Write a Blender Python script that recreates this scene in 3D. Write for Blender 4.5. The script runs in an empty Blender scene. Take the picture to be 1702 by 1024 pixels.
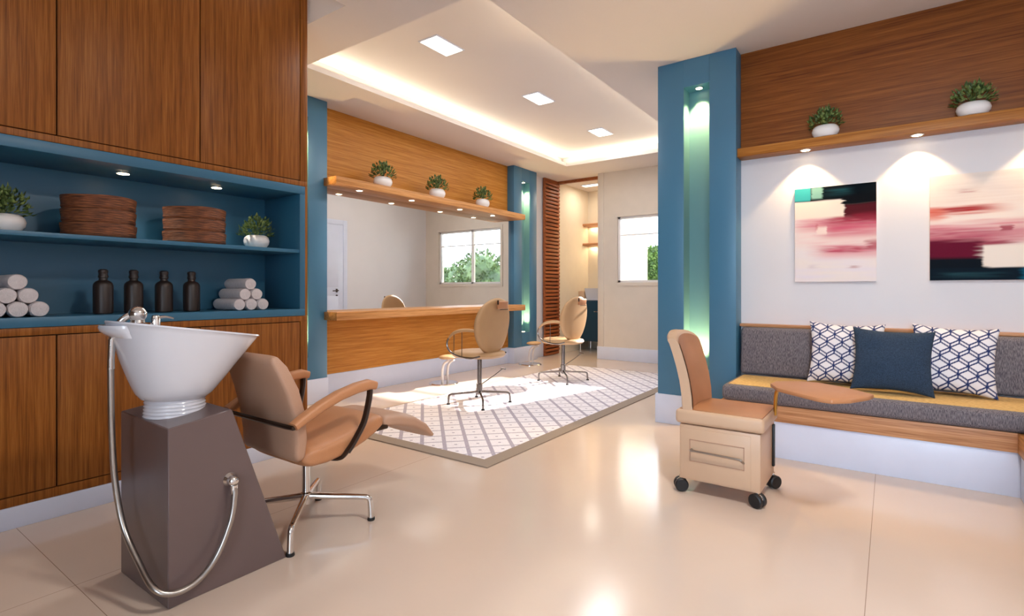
import bpy, bmesh, math, random
import numpy as np
from mathutils import Vector, Matrix, noise as mnoise
PI = math.pi
R = random.Random(7)
scene = bpy.context.scene
COL = scene.collection

# ------------------------------------------------------------------ materials
def lin(c):
    return tuple(((v/255)/12.92 if v/255 <= .04045 else ((v/255+.055)/1.055)**2.4) for v in c) + (1,)

def new_mat(name):
    m = bpy.data.materials.new(name); m.use_nodes = True
    nt = m.node_tree; p = nt.nodes['Principled BSDF']
    return m, nt, p

def node(nt, t, **kw):
    n = nt.nodes.new(t)
    for k, v in kw.items():
        if k in n.inputs.keys(): n.inputs[k].default_value = v
        else: setattr(n, k, v)
    return n

def coords(nt, scale=(1,1,1), src='Object'):
    tc = node(nt, 'ShaderNodeTexCoord'); mp = node(nt, 'ShaderNodeMapping')
    mp.inputs['Scale'].default_value = scale
    nt.links.new(tc.outputs[src], mp.inputs['Vector'])
    return mp.outputs['Vector']

def ramp(nt, fac, stops):
    r = node(nt, 'ShaderNodeValToRGB')
    e = r.color_ramp.elements
    while len(e) < len(stops): e.new(.5)
    for el, (pos, c) in zip(e, stops): el.position = pos; el.color = c
    nt.links.new(fac, r.inputs['Fac'])
    return r.outputs['Color']

def plain(name, c, rough=.5, metal=0, var=.06, scale=6, bump=0, bscale=60, coat=0, spec=.5):
    m, nt, p = new_mat(name)
    v = coords(nt)
    n = node(nt, 'ShaderNodeTexNoise'); n.inputs['Scale'].default_value = scale; n.inputs['Detail'].default_value = 3
    nt.links.new(v, n.inputs['Vector'])
    b = lin(c)
    lo = tuple(x*(1-var) for x in b[:3])+(1,); hi = tuple(min(1, x*(1+var)) for x in b[:3])+(1,)
    nt.links.new(ramp(nt, n.outputs['Fac'], [(.3, lo), (.7, hi)]), p.inputs['Base Color'])
    p.inputs['Roughness'].default_value = rough; p.inputs['Metallic'].default_value = metal
    p.inputs['Coat Weight'].default_value = coat; p.inputs['Coat Roughness'].default_value = .1
    p.inputs['Specular IOR Level'].default_value = spec
    if bump:
        n2 = node(nt, 'ShaderNodeTexNoise'); n2.inputs['Scale'].default_value = bscale; n2.inputs['Detail'].default_value = 4
        nt.links.new(v, n2.inputs['Vector'])
        bp = node(nt, 'ShaderNodeBump'); bp.inputs['Strength'].default_value = bump; bp.inputs['Distance'].default_value = .01
        nt.links.new(n2.outputs['Fac'], bp.inputs['Height']); nt.links.new(bp.outputs['Normal'], p.inputs['Normal'])
    return m

def wood(name, dark, mid, light, axis, rough=.42, fine=1.0):
    m, nt, p = new_mat(name)
    s = {'X': (1.2, 44, 44), 'Y': (44, 1.2, 44), 'Z': (44, 44, 1.2)}[axis]
    s = tuple(a*fine for a in s)
    v = coords(nt, s)
    n = node(nt, 'ShaderNodeTexNoise'); n.inputs['Scale'].default_value = 1.3; n.inputs['Detail'].default_value = 6
    n.inputs['Roughness'].default_value = .62; n.inputs['Distortion'].default_value = .25
    nt.links.new(v, n.inputs['Vector'])
    s2 = {'X': (5, 260, 260), 'Y': (260, 5, 260), 'Z': (260, 260, 5)}[axis]
    v2 = coords(nt, s2)
    n2 = node(nt, 'ShaderNodeTexNoise'); n2.inputs['Scale'].default_value = 1.0; n2.inputs['Detail'].default_value = 3
    nt.links.new(v2, n2.inputs['Vector'])
    a = node(nt, 'ShaderNodeMath', operation='MULTIPLY_ADD')
    nt.links.new(n2.outputs['Fac'], a.inputs[0]); a.inputs[1].default_value = .42; 
    sc = node(nt, 'ShaderNodeMath', operation='MULTIPLY'); sc.inputs[1].default_value = .6
    nt.links.new(n.outputs['Fac'], sc.inputs[0]); nt.links.new(sc.outputs[0], a.inputs[2])
    col = ramp(nt, a.outputs[0], [(.36, lin(dark)), (.5, lin(mid)), (.66, lin(light))])
    nt.links.new(col, p.inputs['Base Color'])
    p.inputs['Roughness'].default_value = rough; p.inputs['Specular IOR Level'].default_value = .22
    bp = node(nt, 'ShaderNodeBump'); bp.inputs['Strength'].default_value = .12; bp.inputs['Distance'].default_value = .004
    nt.links.new(a.outputs[0], bp.inputs['Height']); nt.links.new(bp.outputs['Normal'], p.inputs['Normal'])
    return m

def emit(name, c, s):
    m, nt, p = new_mat(name)
    v = coords(nt); n = node(nt, 'ShaderNodeTexNoise'); nt.links.new(v, n.inputs['Vector'])
    nt.links.new(ramp(nt, n.outputs['Fac'], [(0, lin(c)), (1, lin(c))]), p.inputs['Emission Color'])
    p.inputs['Emission Strength'].default_value = s
    p.inputs['Base Color'].default_value = lin(c)
    return m

def attr_mat(name, rough=.7, bump=0, bscale=300):
    m, nt, p = new_mat(name)
    a = node(nt, 'ShaderNodeAttribute'); a.attribute_name = 'paint'
    nt.links.new(a.outputs['Color'], p.inputs['Base Color'])
    p.inputs['Roughness'].default_value = rough; p.inputs['Specular IOR Level'].default_value = .12
    if bump:
        v = coords(nt)
        n2 = node(nt, 'ShaderNodeTexNoise'); n2.inputs['Scale'].default_value = bscale
        nt.links.new(v, n2.inputs['Vector'])
        bp = node(nt, 'ShaderNodeBump'); bp.inputs['Strength'].default_value = bump; bp.inputs['Distance'].default_value = .002
        nt.links.new(n2.outputs['Fac'], bp.inputs['Height']); nt.links.new(bp.outputs['Normal'], p.inputs['Normal'])
    return m

def fabric(name, c1, c2, scale=(160, 160, 160)):
    m, nt, p = new_mat(name)
    v = coords(nt, scale)
    n = node(nt, 'ShaderNodeTexNoise'); n.inputs['Scale'].default_value = 1; n.inputs['Detail'].default_value = 2
    nt.links.new(v, n.inputs['Vector'])
    nt.links.new(ramp(nt, n.outputs['Fac'], [(.33, lin(c1)), (.67, lin(c2))]), p.inputs['Base Color'])
    p.inputs['Roughness'].default_value = .9
    bp = node(nt, 'ShaderNodeBump'); bp.inputs['Strength'].default_value = .35; bp.inputs['Distance'].default_value = .003
    nt.links.new(n.outputs['Fac'], bp.inputs['Height']); nt.links.new(bp.outputs['Normal'], p.inputs['Normal'])
    return m

M = {}
M['wood_v'] = wood('cabinet_oak', (100, 54, 18), (134, 78, 28), (160, 102, 44), 'Z')
M['wood_y'] = wood('panel_oak', (160, 100, 36), (188, 124, 48), (206, 146, 70), 'Y')
M['wood_x'] = wood('bench_panel_oak', (94, 46, 14), (124, 68, 24), (148, 90, 36), 'X')
M['wood_fx'] = wood('bench_fascia_oak', (138, 92, 60), (180, 128, 90), (206, 158, 118), 'X')
M['wood_fy'] = wood('counter_oak', (150, 98, 52), (190, 134, 80), (214, 160, 104), 'Y')
M['wood_xs'] = wood('bench_shelf_oak', (132, 78, 28), (164, 104, 44), (188, 128, 62), 'X')
M['slat'] = wood('slat_wood', (108, 52, 26), (150, 82, 44), (184, 112, 64), 'Y')
M['slat_d'] = plain('dark_slat_backing', (84, 42, 22), .8)
M['gap'] = plain('shadow_gap', (34, 18, 10), .8)
M['teal'] = plain('teal_paint', (66, 116, 146), .38, var=.04, scale=2)
M['slot'] = plain('slot_glow_tint', (86, 132, 144), .5, var=.03, scale=2)  # column teal, lightened so the slot's warm glow is helped by the colour
M['teal_d'] = plain('teal_lacquer', (46, 100, 130), .4, var=.04, scale=2)
M['teal_v'] = plain('teal_vanity', (16, 62, 84), .4)
M['white'] = plain('white_wall_paint', (220, 217, 219), .7, var=.02, scale=1.5)
M['whiteg'] = plain('white_lacquer_cool_cast', (208, 214, 232), .35, var=.02)  # white with the bluish cast of cool daylight put into the colour
M['wall_far'] = plain('warm_white_wall_paint', (212, 200, 186), .7, var=.02)
M['rear'] = plain('taupe_wall_paint', (112, 92, 80), .8, var=.03)
M['ceil'] = plain('ceiling_paint', (226, 218, 212), .85, var=.015, scale=1)
M['cream'] = plain('cream_wall_paint', (224, 212, 190), .7, var=.02)
M['porcelain'] = plain('white_porcelain', (208, 210, 219), .12, var=.01, coat=.5)
M['ceramic'] = plain('matt_white_ceramic', (232, 228, 226), .35, var=.02)
M['pedestal'] = plain('taupe_lacquer', (100, 84, 83), .3, var=.04, coat=.1)
M['chrome'] = plain('chrome', (226, 224, 222), .12, 1, var=.02)
M['chrome_d'] = plain('smoky_chrome', (138, 132, 128), .22, 1, var=.02)
M['salon'] = plain('salon_tan_leather', (182, 144, 102), .5, var=.05, scale=5, bump=.1, bscale=260)
M['steel'] = plain('brushed_steel_hose', (176, 170, 164), .28, 1, var=.05, scale=40)
M['black'] = plain('black_rubber', (22, 22, 24), .5)
M['darkmetal'] = plain('dark_bronze_metal', (60, 46, 38), .35, .7)
M['leather'] = plain('tan_leather', (182, 126, 86), .45, var=.05, scale=5, bump=.12, bscale=260)
M['leather_p'] = plain('pale_tan_leather', (176, 138, 114), .45, var=.05, scale=5, bump=.1, bscale=260)
M['beige'] = plain('beige_laminate', (198, 166, 138), .42, var=.03, scale=5)
M['tanseat'] = plain('caramel_vinyl', (170, 118, 82), .45, var=.06, scale=6)
M['brass'] = plain('brass', (196, 150, 70), .28, 1)
M['bottle'] = plain('dark_bottle_plastic', (42, 30, 26), .4, var=.05)
M['towel'] = plain('white_terry', (214, 206, 208), .95, var=.06, scale=60, bump=.6, bscale=240)
M['soil'] = plain('potting_soil', (50, 36, 26), .95, var=.3, scale=60)
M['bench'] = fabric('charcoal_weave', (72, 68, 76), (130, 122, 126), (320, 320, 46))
M['bench_lit'] = fabric('charcoal_weave_warm_lit', (176, 140, 84), (218, 182, 118), (60, 240, 60))  # charcoal cushion's top, with the warm spotlight put into its colour
M['navy'] = fabric('navy_weave', (22, 40, 60), (40, 62, 86), (200, 200, 200))
M['led'] = emit('warm_led', (255, 226, 180), 14)
M['panel_led'] = emit('ceiling_light_diffuser', (255, 244, 226), 5)
M['paint'] = attr_mat('painted_canvas', .85)
M['canvas_side'] = plain('canvas_edge', (220, 208, 204), .8)
M['print'] = attr_mat('printed_cotton', .9, .3)

def mat_floor():
    m, nt, p = new_mat('polished_porcelain_tile')
    v = coords(nt)
    n = node(nt, 'ShaderNodeTexNoise'); n.inputs['Scale'].default_value = 1.2; n.inputs['Detail'].default_value = 4
    nt.links.new(v, n.inputs['Vector'])
    base = ramp(nt, n.outputs['Fac'], [(.3, lin((206, 186, 170))), (.7, lin((212, 193, 178)))])
    sep = node(nt, 'ShaderNodeSeparateXYZ'); nt.links.new(v, sep.inputs[0])
    def line(out, off, period):
        a = node(nt, 'ShaderNodeMath', operation='ADD'); nt.links.new(out, a.inputs[0]); a.inputs[1].default_value = off
        d = node(nt, 'ShaderNodeMath', operation='PINGPONG'); nt.links.new(a.outputs[0], d.inputs[0]); d.inputs[1].default_value = period/2
        l = node(nt, 'ShaderNodeMath', operation='LESS_THAN'); nt.links.new(d.outputs[0], l.inputs[0]); l.inputs[1].default_value = .0012
        return l.outputs[0]
    mx = node(nt, 'ShaderNodeMath', operation='MAXIMUM')
    nt.links.new(line(sep.outputs[0], .07, 2.4), mx.inputs[0]); nt.links.new(line(sep.outputs[1], -.66, 4.8), mx.inputs[1])
    mix = node(nt, 'ShaderNodeMixRGB'); nt.links.new(mx.outputs[0], mix.inputs['Fac'])
    nt.links.new(base, mix.inputs['Color1']); mix.inputs['Color2'].default_value = lin((150, 128, 112))
    nt.links.new(mix.outputs[0], p.inputs['Base Color'])
    p.inputs['Roughness'].default_value = .15; p.inputs['Specular IOR Level'].default_value = .45
    return m
M['floor'] = mat_floor()

def mat_rug(x0, x1, y0, y1, bord):
    m, nt, p = new_mat('trellis_rug')
    v = coords(nt)                         # rug origin sits at its centre on the floor
    sep = node(nt, 'ShaderNodeSeparateXYZ'); nt.links.new(v, sep.inputs[0])
    def mth(op, a, b=None):
        n = node(nt, 'ShaderNodeMath', operation=op)
        for i, s in enumerate((a, b)):
            if s is None: continue
            if isinstance(s, (int, float)): n.inputs[i].default_value = s
            else: nt.links.new(s, n.inputs[i])
        return n.outputs[0]
    X, Y = sep.outputs[0], sep.outputs[1]
    per = .221
    u = mth('ADD', X, Y); w = mth('SUBTRACT', X, Y)
    du = mth('PINGPONG', mth('ADD', u, .0), per/2); dw = mth('PINGPONG', mth('ADD', w, .05), per/2)
    l1 = mth('LESS_THAN', du, .020); l2 = mth('LESS_THAN', dw, .012)
    dots = mth('MULTIPLY', mth('GREATER_THAN', du, per/2-.014), mth('GREATER_THAN', dw, per/2-.014))
    pat = mth('MAXIMUM', mth('MAXIMUM', l1, l2), dots)
    nz = node(nt, 'ShaderNodeTexNoise'); nz.inputs['Scale'].default_value = 120; nt.links.new(v, nz.inputs['Vector'])
    pile = ramp(nt, nz.outputs['Fac'], [(.3, lin((226, 220, 226))), (.7, lin((244, 240, 244)))])
    lines = ramp(nt, nz.outputs['Fac'], [(.3, lin((160, 152, 168))), (.7, lin((188, 180, 192)))])
    mix = node(nt, 'ShaderNodeMixRGB'); nt.links.new(pat, mix.inputs['Fac']); nt.links.new(pile, mix.inputs['Color1']); nt.links.new(lines, mix.inputs['Color2'])
    hx, hy = (x1-x0)/2, (y1-y0)/2
    b = mth('MAXIMUM', mth('GREATER_THAN', X, hx-bord), mth('LESS_THAN', Y, -hy+bord))
    b = mth('MAXIMUM', b, mth('MAXIMUM', mth('LESS_THAN', X, -hx+.02), mth('GREATER_THAN', Y, hy-.02)))
    mix2 = node(nt, 'ShaderNodeMixRGB'); nt.links.new(b, mix2.inputs['Fac']); nt.links.new(mix.outputs[0], mix2.inputs['Color1'])
    mix2.inputs['Color2'].default_value = lin((152, 136, 122))
    nt.links.new(mix2.outputs[0], p.inputs['Base Color'])
    p.inputs['Roughness'].default_value = .95
    bp = node(nt, 'ShaderNodeBump'); bp.inputs['Strength'].default_value = .3; bp.inputs['Distance'].default_value = .004
    nt.links.new(nz.outputs['Fac'], bp.inputs['Height']); nt.links.new(bp.outputs['Normal'], p.inputs['Normal'])
    return m

def mat_leaf(name, c1, c2, c3, scale):
    m, nt, p = new_mat(name)
    v = coords(nt); n = node(nt, 'ShaderNodeTexNoise'); n.inputs['Scale'].default_value = scale; n.inputs['Detail'].default_value = 3
    nt.links.new(v, n.inputs['Vector'])
    nt.links.new(ramp(nt, n.outputs['Fac'], [(.3, lin(c1)), (.5, lin(c2)), (.7, lin(c3))]), p.inputs['Base Color'])
    p.inputs['Roughness'].default_value = .5
    return m
M['leaf'] = mat_leaf('small_plant_leaf', (40, 58, 26), (80, 104, 48), (136, 152, 84), 40)
M['treeleaf'] = mat_leaf('tree_leaf', (40, 58, 30), (76, 98, 54), (112, 132, 82), 3)
M['hedgeleaf'] = mat_leaf('hedge_leaf', (34, 62, 26), (62, 98, 42), (98, 132, 64), 8)
M['trunk'] = plain('tree_bark', (84, 66, 50), .9, var=.3, scale=20)
M['wicker'] = None
def mat_wicker():
    m, nt, p = new_mat('brown_woven_reed')
    v = coords(nt, (14, 14, 260)); n = node(nt, 'ShaderNodeTexNoise'); n.inputs['Scale'].default_value = 1; n.inputs['Detail'].default_value = 4
    nt.links.new(v, n.inputs['Vector'])
    nt.links.new(ramp(nt, n.outputs['Fac'], [(.3, lin((50, 26, 14))), (.5, lin((112, 62, 34))), (.72, lin((168, 104, 60)))]), p.inputs['Base Color'])
    p.inputs['Roughness'].default_value = .6
    bp = node(nt, 'ShaderNodeBump'); bp.inputs['Strength'].default_value = .8; bp.inputs['Distance'].default_value = .008
    nt.links.new(n.outputs['Fac'], bp.inputs['Height']); nt.links.new(bp.outputs['Normal'], p.inputs['Normal'])
    return m
M['wicker'] = mat_wicker()
def mat_mirror():
    m, nt, p = new_mat('mirror_silver')
    p.inputs['Metallic'].default_value = 1; p.inputs['Roughness'].default_value = .01
    v = coords(nt); n = node(nt, 'ShaderNodeTexNoise'); nt.links.new(v, n.inputs['Vector'])
    nt.links.new(ramp(nt, n.outputs['Fac'], [(0, lin((236, 238, 238))), (1, lin((240, 242, 242)))]), p.inputs['Base Color'])
    return m
M['mirror'] = mat_mirror()
def mat_glass():
    m, nt, p = new_mat('window_glass')
    nt.nodes.remove(p)
    out = nt.nodes['Material Output']
    t = node(nt, 'ShaderNodeBsdfTransparent'); g = node(nt, 'ShaderNodeBsdfGlossy'); g.inputs['Roughness'].default_value = .02
    fr = node(nt, 'ShaderNodeFresnel'); fr.inputs['IOR'].default_value = 1.3
    mx = node(nt, 'ShaderNodeMixShader')
    nt.links.new(fr.outputs[0], mx.inputs[0]); nt.links.new(t.outputs[0], mx.inputs[1]); nt.links.new(g.outputs[0], mx.inputs[2])
    nt.links.new(mx.outputs[0], out.inputs['Surface'])
    return m
M['glass'] = mat_glass()

# ------------------------------------------------------------------ mesh builder
class MB:
    def __init__(s): s.bm = bmesh.new()
    def _add(s, b, tf=None):
        if tf is not None: bmesh.ops.transform(b, matrix=tf, verts=b.verts)
        me = bpy.data.meshes.new('tmp'); b.to_mesh(me); b.free()
        s.bm.from_mesh(me); bpy.data.meshes.remove(me)
        return s
    def box(s, x0, x1, y0, y1, z0, z1, bev=0, seg=2, tf=None):
        b = bmesh.new(); bmesh.ops.create_cube(b, size=1)
        bmesh.ops.transform(b, matrix=Matrix.Translation(((x0+x1)/2, (y0+y1)/2, (z0+z1)/2)) @ Matrix.Diagonal((abs(x1-x0), abs(y1-y0), abs(z1-z0), 1)), verts=b.verts)
        if bev: bmesh.ops.bevel(b, geom=b.edges[:], offset=bev, segments=seg, profile=.5, affect='EDGES')
        return s._add(b, tf)
    def hexa(s, p, bev=0, seg=2):          # 8 points: 4 bottom (ccw) then 4 top
        b = bmesh.new(); v = [b.verts.new(q) for q in p]
        for f in ((3,2,1,0), (4,5,6,7), (0,1,5,4), (1,2,6,5), (2,3,7,6), (3,0,4,7)): b.faces.new([v[i] for i in f])
        if bev: bmesh.ops.bevel(b, geom=b.edges[:], offset=bev, segments=seg, profile=.5, affect='EDGES')
        return s._add(b)
    def loft(s, rings, caps=(True, True), tf=None, closed=True):
        b = bmesh.new(); V = [[b.verts.new(q) for q in r] for r in rings]; n = len(V[0])
        for a, c in zip(V, V[1:]):
            for i in range(n if closed else n-1):
                j = (i+1) % n
                try: b.faces.new((a[i], a[j], c[j], c[i]))
                except ValueError: pass
        if caps[0]: b.faces.new(V[0][::-1])
        if caps[1]: b.faces.new(V[-1])
        bmesh.ops.recalc_face_normals(b, faces=b.faces)
        return s._add(b, tf)
    def lathe(s, prof, c=(0,0,0), n=32, sx=1, sy=1, tf=None, caps=(True, True)):
        rings = [[(c[0]+r*math.cos(2*PI*i/n)*sx, c[1]+r*math.sin(2*PI*i/n)*sy, c[2]+z) for i in range(n)] for r, z in prof]
        return s.loft(rings, caps, tf)
    def tube(s, pts, r, n=12, smooth=True, sub=6, flat=1.0, caps=True):
        P = [Vector(p) for p in pts]
        if smooth and len(P) > 2:
            Q = []
            rr = r if isinstance(r, (list, tuple)) else [r]*len(P); R2 = []
            for i in range(len(P)-1):
                p0 = P[max(i-1,0)]; p1 = P[i]; p2 = P[i+1]; p3 = P[min(i+2, len(P)-1)]
                for k in range(sub):
                    t = k/sub
                    Q.append(.5*((2*p1)+(-p0+p2)*t+(2*p0-5*p1+4*p2-p3)*t*t+(-p0+3*p1-3*p2+p3)*t**3)); R2.append(rr[i]*(1-t)+rr[i+1]*t)
            Q.append(P[-1]); R2.append(rr[-1]); P = Q
        else:
            R2 = r if isinstance(r, (list, tuple)) else [r]*len(P)
        T = []
        for i in range(len(P)):
            d = (P[min(i+1, len(P)-1)]-P[max(i-1, 0)]); T.append(d.normalized())
        up = Vector((0,0,1)) if abs(T[0].z) < .9 else Vector((1,0,0))
        N = (up - T[0]*up.dot(T[0])).normalized(); rings = []
        for i, p in enumerate(P):
            N = (N - T[i]*N.dot(T[i])).normalized(); B = T[i].cross(N)
            rings.append([p + (N*math.cos(2*PI*k/n)*flat + B*math.sin(2*PI*k/n))*R2[i] for k in range(n)])
        return s.loft(rings, (caps, caps))
    def sphere(s, c, r, sx=1, sy=1, sz=1, u=24, v=14):
        b = bmesh.new(); bmesh.ops.create_uvsphere(b, u_segments=u, v_segments=v, radius=1)
        return s._add(b, Matrix.Translation(c) @ Matrix.Diagonal((r*sx, r*sy, r*sz, 1)))
    def prism(s, outline, h, tf=None, bev=0, seg=2):   # outline in xy, extruded 0..h in z
        b = bmesh.new(); lo = [b.verts.new((x, y, 0)) for x, y in outline]; hi = [b.verts.new((x, y, h)) for x, y in outline]
        n = len(lo); b.faces.new(lo[::-1]); b.faces.new(hi)
        for i in range(n): b.faces.new((lo[i], lo[(i+1)%n], hi[(i+1)%n], hi[i]))
        bmesh.ops.recalc_face_normals(b, faces=b.faces)
        if bev: bmesh.ops.bevel(b, geom=b.edges[:], offset=bev, segments=seg, profile=.5, affect='EDGES')
        return s._add(b, tf)
    def build(s, name, mat, parent=None, base=None, angle=35, local=False):
        """vertices are given in world space; they are stored relative to the owning thing's base"""
        me = bpy.data.meshes.new(name)
        if parent is not None:
            root = parent
            while root.parent: root = root.parent
            org = root.location.copy()
        else: org = Vector(base or (0,0,0))
        if not local: bmesh.ops.translate(s.bm, vec=-org, verts=s.bm.verts)
        s.bm.to_mesh(me); s.bm.free()
        for f in me.polygons: f.use_smooth = True
        me.set_sharp_from_angle(angle=math.radians(angle))
        me.materials.append(mat)
        o = bpy.data.objects.new(name, me); COL.objects.link(o)
        if parent is not None: o.parent = parent
        else: o.location = org
        return o

def thing(name, label, cat, loc, group=None):
    o = bpy.data.objects.new(name, None); COL.objects.link(o); o.location = loc; o.empty_display_size = .1
    return tag(o, label, cat, group)
def tag(o, label, cat, group=None, kind=None):
    o['label'] = label; o['category'] = cat
    if group: o['group'] = group
    if kind: o['kind'] = kind
    return o
def struct(o, label=None, cat=None):
    o['kind'] = 'structure'
    if label: o['label'] = label
    if cat: o['category'] = cat
    return o
def copy_thing(root, loc, label, rotz=None, group=None):
    r = root.copy(); COL.objects.link(r); r.location = loc; r['label'] = label
    if rotz is not None: r.rotation_euler = (0, 0, rotz)
    if group: r['group'] = group
    for ch in list(root.children):
        c = ch.copy(); COL.objects.link(c); c.parent = r
        for g in list(ch.children):
            d = g.copy(); COL.objects.link(d); d.parent = c
    return r
def lamp(kind, name, loc, energy, color=(1,1,1), rot=(0,0,0), **kw):
    l = bpy.data.lights.new(name, kind); l.energy = energy; l.color = color
    for k, v in kw.items(): setattr(l, k, v)
    o = bpy.data.objects.new(name, l); COL.objects.link(o); o.location = loc; o.rotation_euler = rot
    return o
def aim(o, target):
    o.rotation_euler = (Vector(target)-o.location).to_track_quat('-Z', 'Y').to_euler()
WARM = (1, .78, .5); WARM2 = (1, .90, .76)

# ------------------------------------------------------------------ camera
cam = bpy.data.cameras.new('camera'); camo = bpy.data.objects.new('camera', cam); COL.objects.link(camo)
camo.location = (0, 0, 1.1); camo.rotation_euler = (PI/2, 0, .62)
cam.sensor_width = 36; cam.lens = 880/1702*36; cam.shift_y = -30/1702; cam.clip_start = .05; cam.clip_end = 200
scene.camera = camo

# ------------------------------------------------------------------ room shell
CZ = 2.96; XM = -4.61; XL = -4.70; YF = 7.70; XE = -1.586; YB = 4.47; XR = 1.35; YR = -2.2
XC = -3.284
mb = MB(); mb.box(-4.9, 1.6, -2.4, 9.3, -.1, 0); struct(mb.build('floor', M['floor']), 'polished beige porcelain tile floor', 'floor')
# ceiling with the tray opening
tx0, tx1, ty0, ty1 = -3.965, -2.09, 2.58, 6.96
mb = MB()
mb.box(-4.9, tx0, -2.4, YF+.15, CZ, CZ+.05); mb.box(tx1, 1.6, -2.4, YF+.15, CZ, CZ+.05); mb.box(-4.9, -3.54, YF+.15, 9.2, CZ, CZ+.05)
mb.box(tx0, -3.306, -2.4, ty0, CZ, CZ+.05); mb.box(-2.9, tx1, -2.4, ty0, CZ, CZ+.05)
mb.box(-3.306, -2.9, -2.4, -.92, CZ, CZ+.05); mb.box(-3.306, -2.9, 2.185, ty0, CZ, CZ+.05)
mb.box(-3.33, -2.88, -.94, 2.20, 3.24, 3.27); mb.box(-3.33, -3.308, -.94, 2.20, CZ+.05, 3.24); mb.box(-2.9, -2.88, -.94, 2.20, CZ+.05, 3.24); mb.box(-3.33, -2.88, -.94, -.92, CZ+.05, 3.24); mb.box(-3.33, -2.88, 2.185, 2.20, CZ+.05, 3.24)
mb.box(tx0, tx1, ty1, YF+.15, CZ, CZ+.05)
struct(mb.build('ceiling', M['ceil']), 'pale flat ceiling around the lit tray', 'ceiling')
mb = MB(); ex = .17
mb.box(tx0-ex, tx1+ex, ty0-ex, ty1+ex, CZ+.17, CZ+.22)
mb.box(tx0-ex-.03, tx0-ex, ty0-ex, ty1+ex, CZ+.05, CZ+.22); mb.box(tx1+ex, tx1+ex+.03, ty0-ex, ty1+ex, CZ+.05, CZ+.22)
mb.box(tx0-ex, tx1+ex, ty0-ex-.03, ty0-ex, CZ+.05, CZ+.22); mb.box(tx0-ex, tx1+ex, ty1+ex, ty1+ex+.03, CZ+.05, CZ+.22)
struct(mb.build('ceiling_tray', M['ceil']), 'raised ceiling tray with glowing cove edges', 'ceiling')

mb = MB(); mb.box(-4.9, XL, -2.4, 9.3, 0, CZ); struct(mb.build('wall_left', M['white']), 'left wall behind cabinets and mirror', 'wall')
# far wall with window
wx0, wx1, wz0, wz1 = -3.47, -1.94, 1.215, 2.24
mb = MB(); fx0 = -3.79
mb.box(fx0, wx0, YF, YF+.15, 0, CZ); mb.box(wx1, XE+.1, YF, YF+.15, 0, CZ)
mb.box(wx0, wx1, YF, YF+.15, 0, wz0); mb.box(wx0, wx1, YF, YF+.15, wz1, CZ)
struct(mb.build('wall_far', M['wall_far']), 'white far wall with the window', 'wall')
mb = MB(); mb.box(XE, XE+.1, 4.6, YF, 0, CZ); struct(mb.build('wall_right', M['white']), 'white wall facing the mirror', 'wall')
mb = MB(); mb.box(-.99, XR+.2, YB, YB+.12, 0, CZ); struct(mb.build('wall_back', M['white']), 'white wall behind the bench', 'wall')
mb = MB(); mb.box(XR, XR+.12, YR, YB, 0, CZ); struct(mb.build('wall_side', M['white']), 'side wall beside the return bench', 'wall')
# unseen rear wall, dark to cut bounce, with an opening added for sky light
mb = MB(); mb.box(-4.9, -.3, YR-.15, YR, 0, CZ); mb.box(1.2, 1.6, YR-.15, YR, 0, CZ); mb.box(-.3, 1.2, YR-.15, YR, 0, .4); mb.box(-.3, 1.2, YR-.15, YR, 2.4, CZ)
struct(mb.build('wall_rear', M['rear']), 'rear wall behind the camera', 'wall')
# washroom beyond the far left opening
mb = MB(); mb.box(-4.72, -3.54, 9.02, 9.14, 0, CZ); struct(mb.build('wall_washroom', M['cream']), 'cream back wall of the washroom', 'wall')
mb = MB(); mb.box(-4.70, -4.665, 7.93, 9.02, 0, CZ); struct(mb.build('wall_washroom_left', M['cream']), 'cream left wall of the washroom', 'wall')
mb = MB(); mb.box(-3.62, -3.54, YF+.15, 9.02, 0, CZ); struct(mb.build('wall_washroom_right', M['cream']), 'cream right wall of the washroom', 'wall')
# jamb, header track
mb = MB(); mb.box(fx0-.012, -3.70, YF-.015, YF+.16, 0, CZ, .003); struct(mb.build('trim_1', M['wall_far']), 'white jamb at the left end of the far wall', 'trim')
mb = MB(); mb.box(-4.66, fx0-.012, YF+.16, YF+.22, CZ-.045, CZ); struct(mb.build('trim_2', M['slat']), 'brown wooden sliding track under the ceiling', 'trim')
# baseboards
def base(nm, *b, lab='white baseboard'):
    mb = MB(); mb.box(*b, .004); struct(mb.build(nm, M['whiteg']), lab, 'baseboard')
base('baseboard_left', XL, XC+.004, -1.0, 2.155, 0, .101, lab='white plinth under the oak cabinets')
base('baseboard_mirror', XL, -4.665, 2.155, 7.43, 0, .238, lab='white baseboard under the mirror panel')
base('baseboard_column_near', -4.69, -4.518, 2.4, 3.205, 0, .237, lab='white base of the teal column beside the cabinets')
base('baseboard_column_far', -4.69, -4.548, 6.43, 7.07, 0, .232, lab='white base of the far teal column')
base('baseboard_column_right', -1.595, -.95, 4.285, 4.60, 0, .24, lab='white base of the teal column beside the bench')
base('baseboard_far', fx0-.02, XE, YF-.025, YF, 0, .2, lab='white baseboard below the window wall')
base('baseboard_right', XE-.014, XE, 4.6, YF, 0, .2, lab='white baseboard of the wall facing the mirror')

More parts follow.
